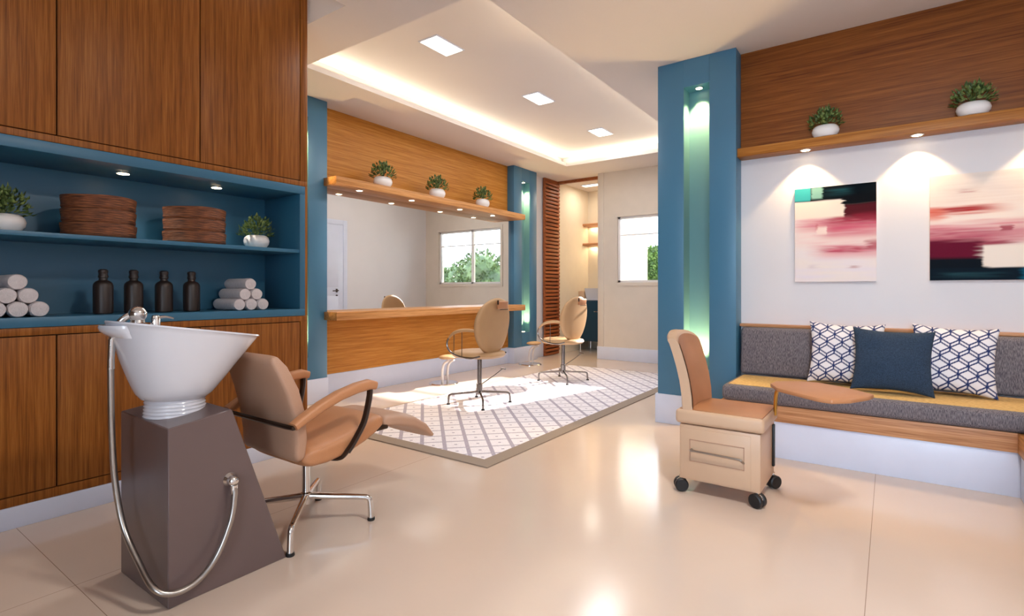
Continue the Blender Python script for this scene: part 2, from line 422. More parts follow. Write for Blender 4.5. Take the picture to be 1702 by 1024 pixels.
# teal columns with lit niches
def column_x(nm, x0, x1, y0, y1, n0, n1, lab):      # niche opens towards +X
    mb = MB(); zb, zt = .235, CZ
    mb.box(x0, x1, y0, n0, zb, zt, .003); mb.box(x0, x1, n1, y1, zb, zt, .003)
    mb.box(x0, x1, n0, n1, zb, .45); mb.box(x0, x1, n0, n1, 2.76, zt); mb.box(x0, x1-.11, n0, n1, .45, 2.76)
    m2 = MB(); xb = x1-.11  # thin liner added over the teal to warm the glow
    m2.box(xb, xb+.002, n0, n1, .45, 2.76); m2.box(xb, x1-.004, n0, n0+.002, .45, 2.76); m2.box(xb, x1-.004, n1-.002, n1, .45, 2.76)
    struct(m2.build('slot_glow_lining', M['slot']), 'added glow-tinted lining in the slot of the ' + lab, 'trim')
    return struct(mb.build(nm, M['teal']), lab, 'column')
column_x('column_near', -4.70, -4.53, 2.42, 3.2, 2.78, 2.99, 'teal column beside the oak cabinets')
column_x('column_far', -4.70, -4.56, 6.435, 7.06, 6.647, 6.861, 'teal column right of the mirror')
mb = MB(); y0, y1 = 4.30, 4.62
mb.box(-1.576, -1.362, y0, y1, .24, CZ, .003); mb.box(-1.159, -.96, y0, y1, .24, CZ, .003)
mb.box(-1.362, -1.159, y0, y1, .24, .45); mb.box(-1.362, -1.159, y0, y1, 2.74, CZ); mb.box(-1.362, -1.159, y0+.15, y1, .45, 2.74)
m2 = MB(); m2.box(-1.362, -1.159, y0+.148, y0+.15, .45, 2.74); m2.box(-1.362, -1.360, y0+.004, y0+.15, .45, 2.74); m2.box(-1.161, -1.159, y0+.004, y0+.15, .45, 2.74)
struct(m2.build('slot_glow_lining', M['slot']), 'added glow-tinted lining in the slot beside the bench', 'trim')
struct(mb.build('column_right', M['teal']), 'wide teal column with glowing slot beside the bench', 'column')

def disc_light(nm, lab, x, y, z, r, group, up=False):
    t = thing(nm, lab, 'light', (x, y, z), group)
    s = 1 if up else -1
    mb = MB(); mb.lathe([(r*1.35, 0), (r*1.35, s*.004), (r, s*.006)], (x, y, z), 20); mb.build('trim_ring', M['chrome'], t)
    mb = MB(); mb.lathe([(r, s*.0062), (r*.9, s*.008)], (x, y, z), 20); mb.build('lens', M['led'], t)
    return t
# column slot lights (top and bottom of each slot)
for (x, y, who, zt) in ((-4.583, 2.885, 'column beside the cabinets', 2.76), (-4.607, 6.754, 'column right of the mirror', 2.76), (-1.26, 4.375, 'column beside the bench', 2.74)):
    disc_light('slot_spotlight', 'small spotlight atop the slot in the teal ' + who, x, y, zt, .026, 'column slot spotlights')
    disc_light('slot_uplight', 'small uplight at the foot of the slot, teal ' + who, x, y, .45, .026, 'column slot uplights', True)
    C3 = (1, .66, .27)
    lamp('SPOT', 'slot_down', (x, y, zt-.02), 110, C3, (0,0,0), spot_size=1.5, spot_blend=.7, shadow_soft_size=.02)
    lamp('SPOT', 'slot_up', (x, y, .47), 75, C3, (PI,0,0), spot_size=1.5, spot_blend=.7, shadow_soft_size=.02)

# window
w = thing('window_1', 'white framed window with transom in the far wall', 'window', ((wx0+wx1)/2, YF+.06, wz0)); w['kind'] = 'structure'
mb = MB(); f = .035; ya, yb = YF+.03, YF+.09
mb.box(wx0, wx1, ya, yb, wz0, wz0+f); mb.box(wx0, wx1, ya, yb, wz1-f, wz1); mb.box(wx0, wx0+f, ya, yb, wz0, wz1); mb.box(wx1-f, wx1, ya, yb, wz0, wz1)
mb.box(-2.80, -2.755, ya, yb, wz0, wz1); mb.box(wx0, wx1, ya+.015, yb-.015, 1.945, 1.965)
mb.build('window_frame', M['ceramic'], w)
mb = MB(); mb.box(wx0+f, -2.80, YF+.058, YF+.062, wz0+f, wz1-f); mb.build('pane', M['glass'], w)
mb = MB(); mb.box(-2.755, wx1-f, YF+.058, YF+.062, wz0+f, wz1-f); mb.build('pane', M['glass'], w)
mb = MB(); c_ = .05
mb.box(wx0-c_, wx1+c_, YF-.012, YF, wz0-c_, wz0); mb.box(wx0-c_, wx1+c_, YF-.012, YF, wz1, wz1+c_); mb.box(wx0-c_, wx0, YF-.012, YF, wz0, wz1); mb.box(wx1, wx1+c_, YF-.012, YF, wz0, wz1)
mb.build('window_casing', M['wall_far'], w)
# door seen in the mirror
d = thing('door_1', 'white panelled door reflected in the mirror', 'door', (XE, 5.3, 0)); d['kind'] = 'structure'
mb = MB(); mb.box(XE-.02, XE, 4.82, 4.90, 0, 2.29, .004); mb.box(XE-.02, XE, 5.70, 5.78, 0, 2.29, .004); mb.box(XE-.02, XE, 4.90, 5.70, 2.21, 2.29, .004); mb.build('door_frame', M['whiteg'], d)
mb = MB(); mb.box(XE-.012, XE, 4.90, 5.70, .01, 2.21, .002); mb.box(XE-.018, XE, 5.0, 5.6, .2, 1.0, .004); mb.box(XE-.018, XE, 5.0, 5.6, 1.15, 2.08, .004); dl = mb.build('door_leaf', M['whiteg'], d)
mb = MB(); mb.tube([(XE-.012, 5.57, 1.09), (XE-.05, 5.57, 1.09)], .01, smooth=False); mb.tube([(XE-.05, 5.58, 1.09), (XE-.05, 5.47, 1.085)], .009, smooth=False); mb.box(XE-.016, XE-.011, 5.55, 5.59, 1.06, 1.12, .003); mb.lathe([(.02, 0), (.02, .005)], n=16, tf=Matrix.Translation((XE-.012, 5.57, 1.0)) @ Matrix.Rotation(-PI/2, 4, 'Y')); mb.build('door_handle', M['darkmetal'], d)

# ------------------------------------------------------------------ oak cabinets and teal niche
CY0 = -.9; CY1 = 2.161
def door_panel(y0, y1, z0, z1, par, x=XC):
    mb = MB(); mb.box(x-.02, x, y0+.003, y1-.003, z0+.003, z1-.003, .0015); return mb.build('door', M['wood_v'], par)
NB = -4.0     # back of the cabinets
uc = thing('upper_cabinet', 'tall oak wall cabinet with flush doors above the teal niche', 'cabinet', (XC-.3, (CY0+CY1)/2, 1.812))
mb = MB()
mb.box(NB, XC-.03, CY0, CY1, 1.83, CZ-.002); mb.box(XC-.03, XC, CY0, CY1, 1.813, 1.846, .001); mb.box(XC-.03, XC, 2.109, CY1, 1.846, CZ-.002, .001); mb.box(XC-.02, XC, 2.109, CY1, CZ-.003, 3.23, .001)
mb.box(NB, XC-.03, CY0, CY1, 1.813, 1.83)
mb.build('carcass', M['wood_v'], uc)
mb = MB(); mb.box(XC-.0305, XC-.022, CY0, 2.108, 1.847, CZ-.004); mb.build('shadow_gap', M['gap'], uc)
ys = [2.106, 1.461, .806, .151, -.504]
for a, b_ in zip(ys[1:], ys): door_panel(a, b_, 1.848, 3.23, uc)
lc = thing('lower_cabinet', 'low oak cabinet with flush doors below the teal niche', 'cabinet', (XC-.3, (CY0+CY1)/2, .101))
mb = MB()
mb.box(NB, XC-.03, CY0, CY1, .102, .922); mb.box(XC-.03, XC, CY0, CY1, .886, .922, .001); mb.box(XC-.03, XC, CY0, CY1, .102, .146, .001); mb.box(XC-.03, XC, 2.109, CY1, .146, .886, .001)
mb.build('carcass', M['wood_v'], lc)
mb = MB(); mb.box(XC-.0305, XC-.022, CY0, 2.108, .147, .885); mb.build('shadow_gap', M['gap'], lc)
for a, b_ in zip(ys[1:], ys): door_panel(a, b_, .148, .884, lc)
nz0, nz1 = .924, 1.811
ni = thing('display_niche', 'teal open shelf unit set into the oak cabinets', 'shelf unit', (XC-.22, 1.0, nz0))
mb = MB(); nd = XC-.44
mb.box(nd, XC+.003, CY0, 2.142, nz0, .970, .002); mb.box(nd, XC+.003, CY0, 2.142, 1.757, nz1, .002); mb.box(nd, XC+.003, 2.102, 2.142, .97, 1.757, .002); mb.box(nd, XC, CY0, CY0+.04, .97, 1.757)
mb.build('niche_frame', M['teal_d'], ni)
mb = MB(); mb.box(nd-.02, nd, CY0, 2.142, nz0, nz1); mb.build('back_panel', M['teal_d'], ni)
mb = MB(); mb.box(nd, XC-.004, CY0+.04, 2.102, 1.353, 1.376, .002); mb.build('shelf', M['teal_d'], ni)
mb = MB(); mb.box(NB, XC, 2.143, CY1, nz0-.001, nz1+.001, .001); mb.build('end_panel', M['wood_v'], ni)
for (x, y, n) in ((-3.50, 1.15, 'left'), (-3.50, 1.656, 'right')):
    disc_light('niche_spotlight', ('recessed spotlight over the left stack of woven trays', 'recessed spotlight over the right stack of woven trays')[n == 'right'], x, y, 1.757, .03, 'spotlights in the teal niche')
    lamp('SPOT', 'niche_spot', (x, y, 1.74), 9, WARM2, (0,0,0), spot_size=2.2, spot_blend=.8, shadow_soft_size=.03)

# woven trays
def tray(c, r, h, nm, lab, grp):
    mb = MB(); rr = random.Random(int(c[1]*1000+c[2]*77)); n = 40
    prof = [(.5*r, 0), (.94*r, 0), (.985*r, h*.18), (.975*r, h*.4), (.99*r, h*.62), (1.0*r, h*.8), (1.0*r, h*.97), (.94*r, h*.99), (.92*r, h*.5), (.4*r, h*.45)]
    rings = []
    for q, z in prof:
        rings.append([((q*(1+.006*mnoise.noise(Vector((math.cos(a)*6, math.sin(a)*6, z*90+c[2]*40)))))*math.cos(a)+c[0], q*(1+.006*mnoise.noise(Vector((math.cos(a)*6, math.sin(a)*6, z*90+c[2]*40))))*math.sin(a)+c[1], c[2]+z+.002*math.sin(3*a+c[1])) for a in (2*PI*i/n for i in range(n))])
    mb.loft(rings)
    return tag(mb.build(nm, M['wicker'], None, c), lab, 'tray', grp)
for (y, r, side) in ((1.03, .166, 'left'), (1.512, .17, 'right')):
    for k, pos in enumerate(('bottom', 'middle', 'top')):
        tray((-3.466, y, 1.3792+k*.0715), r*(1, .985, .99)[k], .071, 'woven_tray', f'round brown woven tray, {pos} of the {side} stack in the teal niche', f'woven trays of the {side} stack')

# small potted plants
def plant_mesh(seed, rx, ry, hz, n=190):
    rr = random.Random(seed); mb = MB(); b = bmesh.new()
    for k in range(n):
        a = rr.uniform(0, 2*PI); e = math.acos(rr.uniform(-.15, 1)); q = rr.uniform(.45, 1.0)**.6
        d = Vector((math.sin(e)*math.cos(a), math.sin(e)*math.sin(a), math.cos(e)))
        p = Vector((d.x*rx*q, d.y*ry*q, .012+max(0, d.z)*hz*q))
        dirv = (d + Vector((rr.uniform(-.5, .5), rr.uniform(-.5, .5), rr.uniform(-.1, .6)))).normalized()
        L = rr.uniform(.018, .032); W = L*.36
        sd = dirv.cross(Vector((0,0,1)));
        sd = sd.normalized() if sd.length > .1 else Vector((1,0,0)); nn = dirv.cross(sd)
        v = [b.verts.new(q_) for q_ in (p-dirv*L*.2, p+dirv*L*.35+sd*W, p+dirv*L-nn*L*.15, p+dirv*L*.35-sd*W, p+dirv*L*.4+nn*W*.5)]
        b.faces.new((v[0], v[1], v[4])); b.faces.new((v[1], v[2], v[4])); b.faces.new((v[2], v[3], v[4])); b.faces.new((v[3], v[0], v[4]))
    mb._add(b)
    for k in range(26):
        a = rr.uniform(0, 2*PI); q = rr.uniform(.2, .9)
        mb.tube([(0, 0, 0), (math.cos(a)*rx*q*.5, math.sin(a)*ry*q*.5, hz*.45), (math.cos(a)*rx*q, math.sin(a)*ry*q, hz*(1-.5*q*q))], .0016, 4, sub=2)
    return mb
pots = []
def potted_plant(loc, label, group, rot=0, sc=1.12):
    if not pots:
        t = thing('potted_plant', label, 'plant', (0,0,0), group)
        mb = MB(); mb.lathe([(.035, 0), (.058, .006), (.074, .026), (.078, .045), (.072, .064), (.06, .076), (.052, .078), (.05, .066), (.02, .064)], (0,0,0), 32, 1, .82); mb.build('pot', M['ceramic'], t, local=True)
        mb = MB(); mb.lathe([(.049, .064), (.02, .069)], (0,0,0), 20, 1, .82); mb.build('soil', M['soil'], t, local=True)
        mb = plant_mesh(3, .1, .085, .115); f_ = mb.build('foliage', M['leaf'], t, local=True); f_.location = (0, 0, .068)
        t.location = loc; t.rotation_euler = (0, 0, rot); t.scale = (sc,)*3; pots.append(t); return t
    t = copy_thing(pots[0], loc, label, rot, group); pots.append(t); t.scale = (sc,)*3; return t
potted_plant((-3.46, .645, 1.3765), 'small bushy plant in white pot at the left edge of the teal niche', 'plants in the teal niche', 1.2)
potted_plant((-3.46, 1.895, 1.3765), 'small bushy plant in white pot right of the woven trays', 'plants in the teal niche', .3)

# bottles
def bottle(loc, label):
    t = thing('pump_bottle', label, 'bottle', loc, 'dark bottles in the teal niche')
    mb = MB(); mb.lathe([(.04, 0), (.0445, .004), (.0455, .02), (.0455, .15), (.043, .163), (.034, .175), (.021, .182), (.019, .186), (.019, .198)], loc, 28); mb.build('bottle_body', M['bottle'], t)
    mb = MB(); mb.lathe([(.02, .194), (.023, .197), (.023, .207), (.021, .21), (.021, .222), (.023, .226), (.022, .236), (.014, .242)], loc, 20); mb.build('cap', M['bottle'], t)
    return t
bt = bottle((-3.47, 1.048, .9705), 'dark brown bottle nearest the left towel pyramid')
for y, l in ((1.19, 'second dark brown bottle from the left towel pyramid'), (1.343, 'third dark brown bottle from the left towel pyramid'), (1.494, 'dark brown bottle nearest the right towel pyramid')):
    copy_thing(bt, (-3.47, y, .9705), l)

# rolled towels
def towel(loc, L, r, label, grp, first=[]):
    if first:
        o = first[0].copy(); COL.objects.link(o); o.location = loc; o.rotation_euler = (R.uniform(0, .0), 0, 0)
        return tag(o, label, 'towel', grp)
    mb = MB(); n = 28; rings = []
    prof = [(.05, -.002), (.3, .001), (.42, -.001), (.62, .0015), (.72, -.001), (.9, .001), (1, -.01)]
    def ring(q, x, k=0): return [(x, q*r*1.02*math.cos(2*PI*i/n)*(1+.02*math.sin(3*2*PI*i/n+k)), r+q*r*.985*math.sin(2*PI*i/n)) for i in range(n)]
    for q, dx in prof: rings.append(ring(q, dx))
    for k in range(1, 8): rings.append(ring(1+.015*math.sin(k*1.7), -.008-(L-.016)*k/8, k*.1))
    for q, dx in prof[::-1]: rings.append(ring(q, -L-dx))
    mb.loft(rings)
    o = mb.build('rolled_towel', M['towel'], None, (0,0,0), 60); o.location = loc; first.append(o)
    return tag(o, label, 'towel', grp)
for side, yc, xf, rot in (('left', .677, -3.335, 0), ('right', 1.79, -3.325, 0)):
    r = .0375; g = f'rolled towels of the {side} pyramid'
    for row, names in enumerate((('at the left', 'in the middle', 'at the right'), ('on the left', 'on the right'), ('on top',))):
        k = len(names)
        for i, nm in enumerate(names):
            lab = f'rolled white towel {nm} of the bottom row, {side} towel pyramid' if row == 0 else (f'rolled white towel {nm} of the second row, {side} towel pyramid' if row == 1 else f'rolled white towel crowning the {side} towel pyramid')
            towel((xf-row*.006, yc+(i-(k-1)/2)*2*r*1.03, .9702+row*r*1.735), .27, r, lab, g)

# ------------------------------------------------------------------ mirror wall
mb = MB(); mb.box(XL, -4.68, 2.9, 6.45, 2.0, CZ-.001); tag(mb.build('wood_wall_panel', M['wood_y'], None, (-4.69, 4.8, 2.0)), 'honey oak wall panel above the mirror shelf', 'panel')
mb = MB(); mb.box(XL, -4.668, 2.9, 6.45, .24, .83); tag(mb.build('wood_wall_panel', M['wood_y'], None, (-4.69, 4.8, .24)), 'honey oak wall panel below the styling counter', 'panel')
mb = MB(); mb.box(-4.695, XM, 2.95, 6.434, .86, 2.16); tag(mb.build('mirror', M['mirror'], None, (XM, 4.7, .86)), 'long frameless wall mirror above the styling counter', 'mirror')
XS = -4.33
mb = MB(); mb.box(XM, XS, 3.16, 6.40, 2.125, 2.2, .003); mb.box(-4.679, XM, 3.205, 6.43, 2.161, 2.199); sh = tag(mb.build('wall_shelf', M['wood_fy'], None, (-4.5, 4.8, 2.125)), 'long oak shelf with spotlights above the mirror', 'shelf')
mb = MB(); mb.box(XM, XS, 3.165, 6.40, .805, .885, .003); mb.box(-4.667, XM, 3.205, 6.43, .831, .859); tag(mb.build('styling_counter', M['wood_fy'], None, (-4.5, 4.8, .805)), 'long oak styling counter under the mirror', 'counter')
for k, (y, n) in enumerate(((3.52, 'nearest the cabinets'), (4.25, 'second from the cabinets'), (5.08, 'third from the cabinets'), (5.76, 'nearest the far teal column'))):
    disc_light('shelf_spotlight', f'recessed spotlight under the mirror shelf, {n}', -4.44, y, 2.125, .03, 'spotlights under the mirror shelf')
    lamp('SPOT', 'shelf_spot', (-4.44, y, 2.11), 14, WARM2, (0,0,0), spot_size=2.0, spot_blend=.7, shadow_soft_size=.03)
for y, l in ((3.82, 'small bushy plant in white pot on the mirror shelf, nearest the cabinets'), (4.66, 'small bushy plant in white pot in the middle of the mirror shelf'), (5.53, 'small bushy plant in white pot on the mirror shelf, nearest the far column')):
    potted_plant((-4.43, y, 2.2005), l, 'plants on the mirror shelf', PI/2+.1*(y-4.6), 1.38)

# ------------------------------------------------------------------ slatted screen and washroom
sx = -4.655
sc_ = thing('slatted_screen', 'reddish brown slatted wood sliding screen beside the washroom', 'screen', (sx, 7.68, 0))
mb = MB(); mb.box(sx-.02, sx+.015, 7.43, 7.47, .01, CZ-.002, .002); mb.box(sx-.02, sx+.015, 7.86, 7.90, .01, CZ-.002, .002); mb.box(sx-.02, sx+.015, 7.47, 7.86, .01, .05); mb.box(sx-.02, sx+.015, 7.47, 7.86, CZ-.05, CZ-.002); mb.build('screen_frame', M['slat'], sc_)
mb = MB(); z = .07
while z < 2.9: mb.box(sx-.012, sx+.026, 7.435, 7.905, z, z+.043, .004); z += .062
mb.build('slats', M['slat'], sc_)
mb = MB(); mb.box(sx-.02, sx-.013, 7.47, 7.86, .05, CZ-.05); mb.build('backing', M['slat_d'], sc_)
for z, n in ((2.31, 'upper'), (1.945, 'lower')):
    mb = MB(); mb.box(-4.664, -3.622, 8.80, 9.019, z-.02, z+.02, .002); tag(mb.build('washroom_shelf', M['wood_fx'], None, (-4.0, 8.9, z)), f'{n} of two lit oak shelves in the washroom', 'shelf', 'washroom shelves')
    lamp('AREA', 'shelf_strip', (-4.05, 8.97, z-.03), 5, WARM, (0,0,0), shape='RECTANGLE', size=1.1, size_y=.03)
va = thing('washroom_vanity', 'dark teal washroom vanity with white worktop', 'vanity', (-4.1, 8.75, 0))
mb = MB(); mb.box(-4.62, -3.64, 8.52, 9.015, .18, .915, .003); mb.build('cabinet_body', M['teal_v'], va)
mb = MB(); mb.box(-4.664, -3.624, 8.5, 9.018, .915, .94, .003); mb.build('worktop', M['whiteg'], va)
for a, b_ in ((-4.61, -4.12), (-4.11, -3.65)):
    mb = MB(); mb.box(a, b_, 8.505, 8.52, .2, .9, .002); dd = mb.build('door', M['teal_v'], va)
    mb = MB(); mb.box(b_-.16, b_-.06, 8.49, 8.505, .71, .72, .002); mb.build('handle', M['chrome'], dd)
for x in (-4.58, -3.68):
    mb = MB(); mb.tube([(x, 8.56, 0), (x, 8.56, .18)], .018, smooth=False); mb.build('leg', M['chrome'], va)
    mb = MB(); mb.tube([(x, 8.96, 0), (x, 8.96, .18)], .018, smooth=False); mb.build('leg', M['chrome'], va)
mb = MB(); mb.loft([[(x, y, .9405) for x, y in ((-4.48, 8.6), (-4.0, 8.6), (-4.0, 8.92), (-4.48, 8.92))], [(x, y, 1.13) for x, y in ((-4.5, 8.56), (-3.98, 8.56), (-3.98, 8.94), (-4.5, 8.94))], [(x, y, 1.13) for x, y in ((-4.48, 8.58), (-4.0, 8.58), (-4.0, 8.92), (-4.48, 8.92))], [(x, y, .98) for x, y in ((-4.44, 8.62), (-4.04, 8.62), (-4.04, 8.89), (-4.44, 8.89))]]); tag(mb.build('vessel_basin', M['porcelain'], None, (-4.24, 8.76, .9405)), 'rectangular white vessel basin on the washroom vanity', 'basin')
mb = MB(); mb.box(-4.655, -4.53, 8.62, 8.82, .9405, 1.075, .006); mb.box(-4.63, -4.555, 8.67, 8.77, 1.075, 1.08, .002); tag(mb.build('tissue_box', M['beige'], None, (-4.59, 8.72, .9405)), 'beige tissue box left of the washroom basin', 'box')
t = thing('washroom_ceiling_light', 'flat ceiling light in the washroom', 'light', (-4.25, 8.42, CZ))
mb = MB(); mb.box(-4.47, -3.9, 8.36, 8.52, CZ-.012, CZ, .002); mb.build('light_frame', M['whiteg'], t)
mb = MB(); mb.box(-4.45, -3.92, 8.375, 8.505, CZ-.015, CZ-.011); mb.build('diffuser', M['panel_led'], t)
lamp('AREA', 'washroom_lamp', (-4.15, 8.44, CZ-.03), 8, WARM2, (0,0,0), shape='RECTANGLE', size=.5, size_y=.14)

# ------------------------------------------------------------------ ceiling tray fittings
for y, n in ((3.24, 'nearest of the three rectangular lights in the ceiling tray'), (4.73, 'middle of the three rectangular lights in the ceiling tray'), (6.20, 'farthest of the three rectangular lights in the ceiling tray')):
    x = -3.03; z = CZ+.17
    t = thing('ceiling_light', n, 'light', (x, y, z), 'rectangular lights in the ceiling tray')
    mb = MB(); mb.box(x-.105, x+.105, y-.17, y+.17, z-.006, z, .002); mb.build('light_frame', M['whiteg'], t)
    for s in (-1, 1):
        mb = MB(); mb.box(x-.09, x+.09, y+(.004 if s > 0 else -.155), y+(.155 if s > 0 else -.004), z-.009, z-.005); mb.build('diffuser', M['panel_led'], t)
    lamp('AREA', 'tray_downlight', (x, y, z-.02), 17, (.96, .98, 1), (0,0,0), shape='RECTANGLE', size=.45, size_y=.95)
def cove(loc, L, rot, e, c=(1, .83, .55)):
    lamp('AREA', 'cove_strip', loc, e, c, rot, shape='RECTANGLE', size=L, size_y=.04)
cz = CZ+.075
a_ = math.radians(115)
o = lamp('AREA', 'cove_strip', (tx0-.13, (ty0+ty1)/2, cz), 16, (1, .91, .72), shape='RECTANGLE', size=ty1-ty0, size_y=.05); aim(o, (tx0+.15, (ty0+ty1)/2, CZ+.25)); 
o = lamp('AREA', 'cove_strip', ((tx0+tx1)/2, ty1+.13, cz), 8, (1, .91, .72), shape='RECTANGLE', size=tx1-tx0, size_y=.05); aim(o, ((tx0+tx1)/2, ty1-.15, CZ+.25))
o = lamp('AREA', 'cove_strip', (tx1+.13, (ty0+ty1)/2, cz), 9, (1, .93, .80), shape='RECTANGLE', size=ty1-ty0, size_y=.05); aim(o, (tx1-.15, (ty0+ty1)/2, CZ+.25))

# ------------------------------------------------------------------ rug
rx0, rx1, ry0, ry1 = -3.80, -2.02, 2.565, 6.76
mb = MB(); mb.box(rx0, rx1, ry0, ry1, 0, .010, .004); rug = mb.build('area_rug', mat_rug(rx0, rx1, ry0, ry1, .105), None, ((rx0+rx1)/2, (ry0+ry1)/2, 0)); tag(rug, 'white trellis patterned area rug with taupe border under the styling chairs', 'rug')

# ------------------------------------------------------------------ shampoo basin
sb = thing('shampoo_basin', 'white tilted shampoo basin on a tapered taupe pedestal with chrome hose', 'basin', (-2.23, 1.0, 0))
mb = MB(); mb.hexa([(-2.44, .794, 0), (-2.02, .794, 0), (-2.02, 1.233, 0), (-2.44, 1.233, 0), (-2.44, .794, .628), (-2.02, .794, .622), (-2.02, 1.012, .650), (-2.44, 1.012, .655)], .003, 1); mb.build('pedestal', M['pedestal'], sb)
mb = MB(); ph = []
for k in range(22):
    z = k/21; q = .103-.006*z+(.0022 if k % 3 == 1 else 0)
    ph.append((q, .626+.088*z))
mb.lathe(ph, (-2.23, .902, 0), 40, 1.0, 1.0); mb.build('neck_collar', M['porcelain'], sb)
def bowl_ring(t, inner=0, n=48):
    # t=0 foot of the bowl, t=1 rim
    yc = .898+(.948-.898)*t**1.05; ly = (.113+(.262-.113)*t**.9)-inner; lx = (.112+(.205-.112)*t**.75)-inner
    pts = []
    for i in range(n):
        a = 2*PI*i/n; cx, sy_ = math.cos(a), math.sin(a)
        e = 2.25; q = (abs(cx)**e+abs(sy_)**e)**(-1/e)
        y = yc+ly*sy_*q; x = -2.23+lx*cx*q
        if sy_ > 0: x = -2.23+(x+2.23)*(1-.10*t*sy_)
        z = .703+(.992-.703)*t-(y-.69)*.158*(.25+.75*t)
        pts.append((x, y, z))
    return pts
mb = MB(); rings = [bowl_ring(t) for t in (0, .06, .15, .28, .42, .56, .7, .82, .92, .97)]
rings[0] = [(x*.94-2.23*.06, y*.94+.898*.06, z-.004) for x, y, z in rings[0]]
lip = bowl_ring(1.0); rings.append([(x, y, z-.006) for x, y, z in lip]); rings.append([(x*.99-2.23*.01, y*.99+.948*.01, z) for x, y, z in lip])
for t, inn, dz in ((1.0, .028, 0), (.97, .034, -.004), (.8, .03, 0), (.55, .028, 0), (.3, .03, .0), (.16, .06, 0)): rings.append([(x, y, z+dz) for x, y, z in bowl_ring(t, inn)])
mb.loft(rings, (True, True))
mb.loft([[(-2.23+.10*math.cos(2*PI*i/32), .735+q*.072*math.sin(2*PI*i/32)-.0, .962+dz+.0*i) for i in range(32)] for q, dz in ((.55, -.03), (.95, -.006), (1.0, .006), (.96, .014), (.3, .016))])
mb.build('bowl', M['porcelain'], sb, angle=50)
mb = MB(); bc = (-2.215, .772, 1.012)
mb.lathe([(.024, -.03), (.02, -.012), (.017, 0)], bc, 20); mb.sphere(bc, .0295)
mb.tube([(bc[0]-.005, bc[1]-.005, bc[2]+.004), (-2.225, .735, .999), (-2.24, .712, .965), (-2.247, .705, .92)], .012, 12); tap = mb.build('mixer_tap', M['chrome'], sb)
mb = MB(); mb.lathe([(.016, -.02), (.015, .012), (.011, .02), (.003, .022)], (-2.23, .835, .985), 16); mb.tube([(-2.23, .835, .995), (-2.235, .87, .998), (-2.24, .90, .991)], [.006, .0045, .003], 8); mb.build('lever', M['chrome'], tap)
mb = MB(); mb.tube([(-2.247, .704, .925), (-2.25, .702, .86), (-2.252, .702, .82)], [.0125, .0115, .0125], 12); mb.build('hose_grip', M['chrome'], tap)
mb = MB(); mb.tube([(-2.252, .702, .83), (-2.256, .706, .62), (-2.252, .715, .42), (-2.215, .728, .26), (-2.12, .742, .155), (-2.02, .752, .092), (-1.985, .80, .066), (-1.975, .87, .080), (-1.975, .935, .140), (-1.978, .985, .245), (-1.985, 1.003, .33), (-1.99, 1.005, .372)], .0105, 12, sub=8); mb.build('hose', M['steel'], sb)
mb = MB(); mb.sphere((-2.0, 1.005, .386), .021); mb.lathe([(.026, 0), (.022, .006), (.016, .014)], (0,0,0), 20, tf=Matrix.Translation((-2.02, 1.005, .388)) @ Matrix.Rotation(PI/2, 4, 'Y')); mb.lathe([(.0135, -.03), (.0135, 0)], (-1.992, 1.005, .372), 14); mb.build('hose_socket', M['chrome'], sb)

# ------------------------------------------------------------------ reclining wash chair
XW = -2.205
wc = thing('wash_chair', 'tan leather reclining wash chair with leg rest and chrome star base', 'chair', (-2.23, 1.46, 0))
def slab(sections, hw, n=40, e=3.2, x0=XW):
    """sections: (y, z, ty, tz, half width) - oriented cross rings built as superellipse about a line, thickness direction (ty,tz)"""
    rings = []
    for (y, z, ty, tz, w_) in sections:
        ring = []
        for i in range(n):
            a = 2*PI*i/n; c, s = math.cos(a), math.sin(a)
            q = (abs(c)**e+abs(s)**e)**(-1/e)
            ring.append((x0+w_*c*q, y+ty*s*q, z+tz*s*q))
        rings.append(ring)
    return rings
def softslab(mb, cl, hw, th, e=4, taper=.55, x0=XW, n=44):
    """cl: centreline (y,z) points; thickness th list; width hw list; rounded ends"""
    S = []; m = len(cl)
    tang = []
    for i in range(m):
        a = cl[max(i-1, 0)]; b_ = cl[min(i+1, m-1)]; d_ = Vector((b_[0]-a[0], b_[1]-a[1])); d_.normalize(); tang.append(d_)
    def sec(i, f, off):
        t_ = tang[i]; nx, nz = -t_.y, t_.x
        return (cl[i][0]+t_.x*off, cl[i][1]+t_.y*off, nx*th[i]*f, nz*th[i]*f, hw[i]-th[i]*(1-f)*.9)
    for f, o_ in ((.25, -.9), (.62, -.7), (.88, -.38)): S.append(sec(0, f, o_*th[0]))
    for i in range(m): S.append(sec(i, 1, 0))
    for f, o_ in ((.88, .38), (.62, .7), (.25, .9)): S.append(sec(m-1, f, o_*th[-1]))
    mb.loft(slab(S, None, n, e, x0))
mb = MB()
softslab(mb, [(1.335, .388), (1.40, .389), (1.50, .402), (1.60, .431), (1.66, .452), (1.70, .466)], [.225, .228, .228, .226, .222, .215], [.046, .05, .05, .048, .044, .036], 5)
seat = mb.build('seat', M['leather'], wc, angle=60)
mb = MB(); softslab(mb, [(1.282, .41), (1.285, .47), (1.272, .58), (1.245, .68), (1.207, .772), (1.188, .808)], [.215, .22, .225, .222, .208, .192], [.032, .036, .038, .038, .034, .026], 5)
back = mb.build('backrest', M['leather_p'], wc, angle=60)
mb = MB(); softslab(mb, [(1.76, .452), (1.83, .446), (1.93, .418), (2.02, .37), (2.10, .312)], [.2, .21, .215, .205, .175], [.032, .036, .036, .03, .016], 4)
mb.build('leg_rest', M['leather_p'], wc, angle=60)
mb = MB(); mb.box(XW-.16, XW+.16, 1.715, 1.765, .42, .445, .004); mb.tube([(XW+.19, 1.70, .43), (XW+.19, 1.76, .43)], .012, smooth=False); mb.tube([(XW-.19, 1.70, .43), (XW-.19, 1.76, .43)], .012, smooth=False); mb.build('leg_rest_hinge', M['darkmetal'], wc)
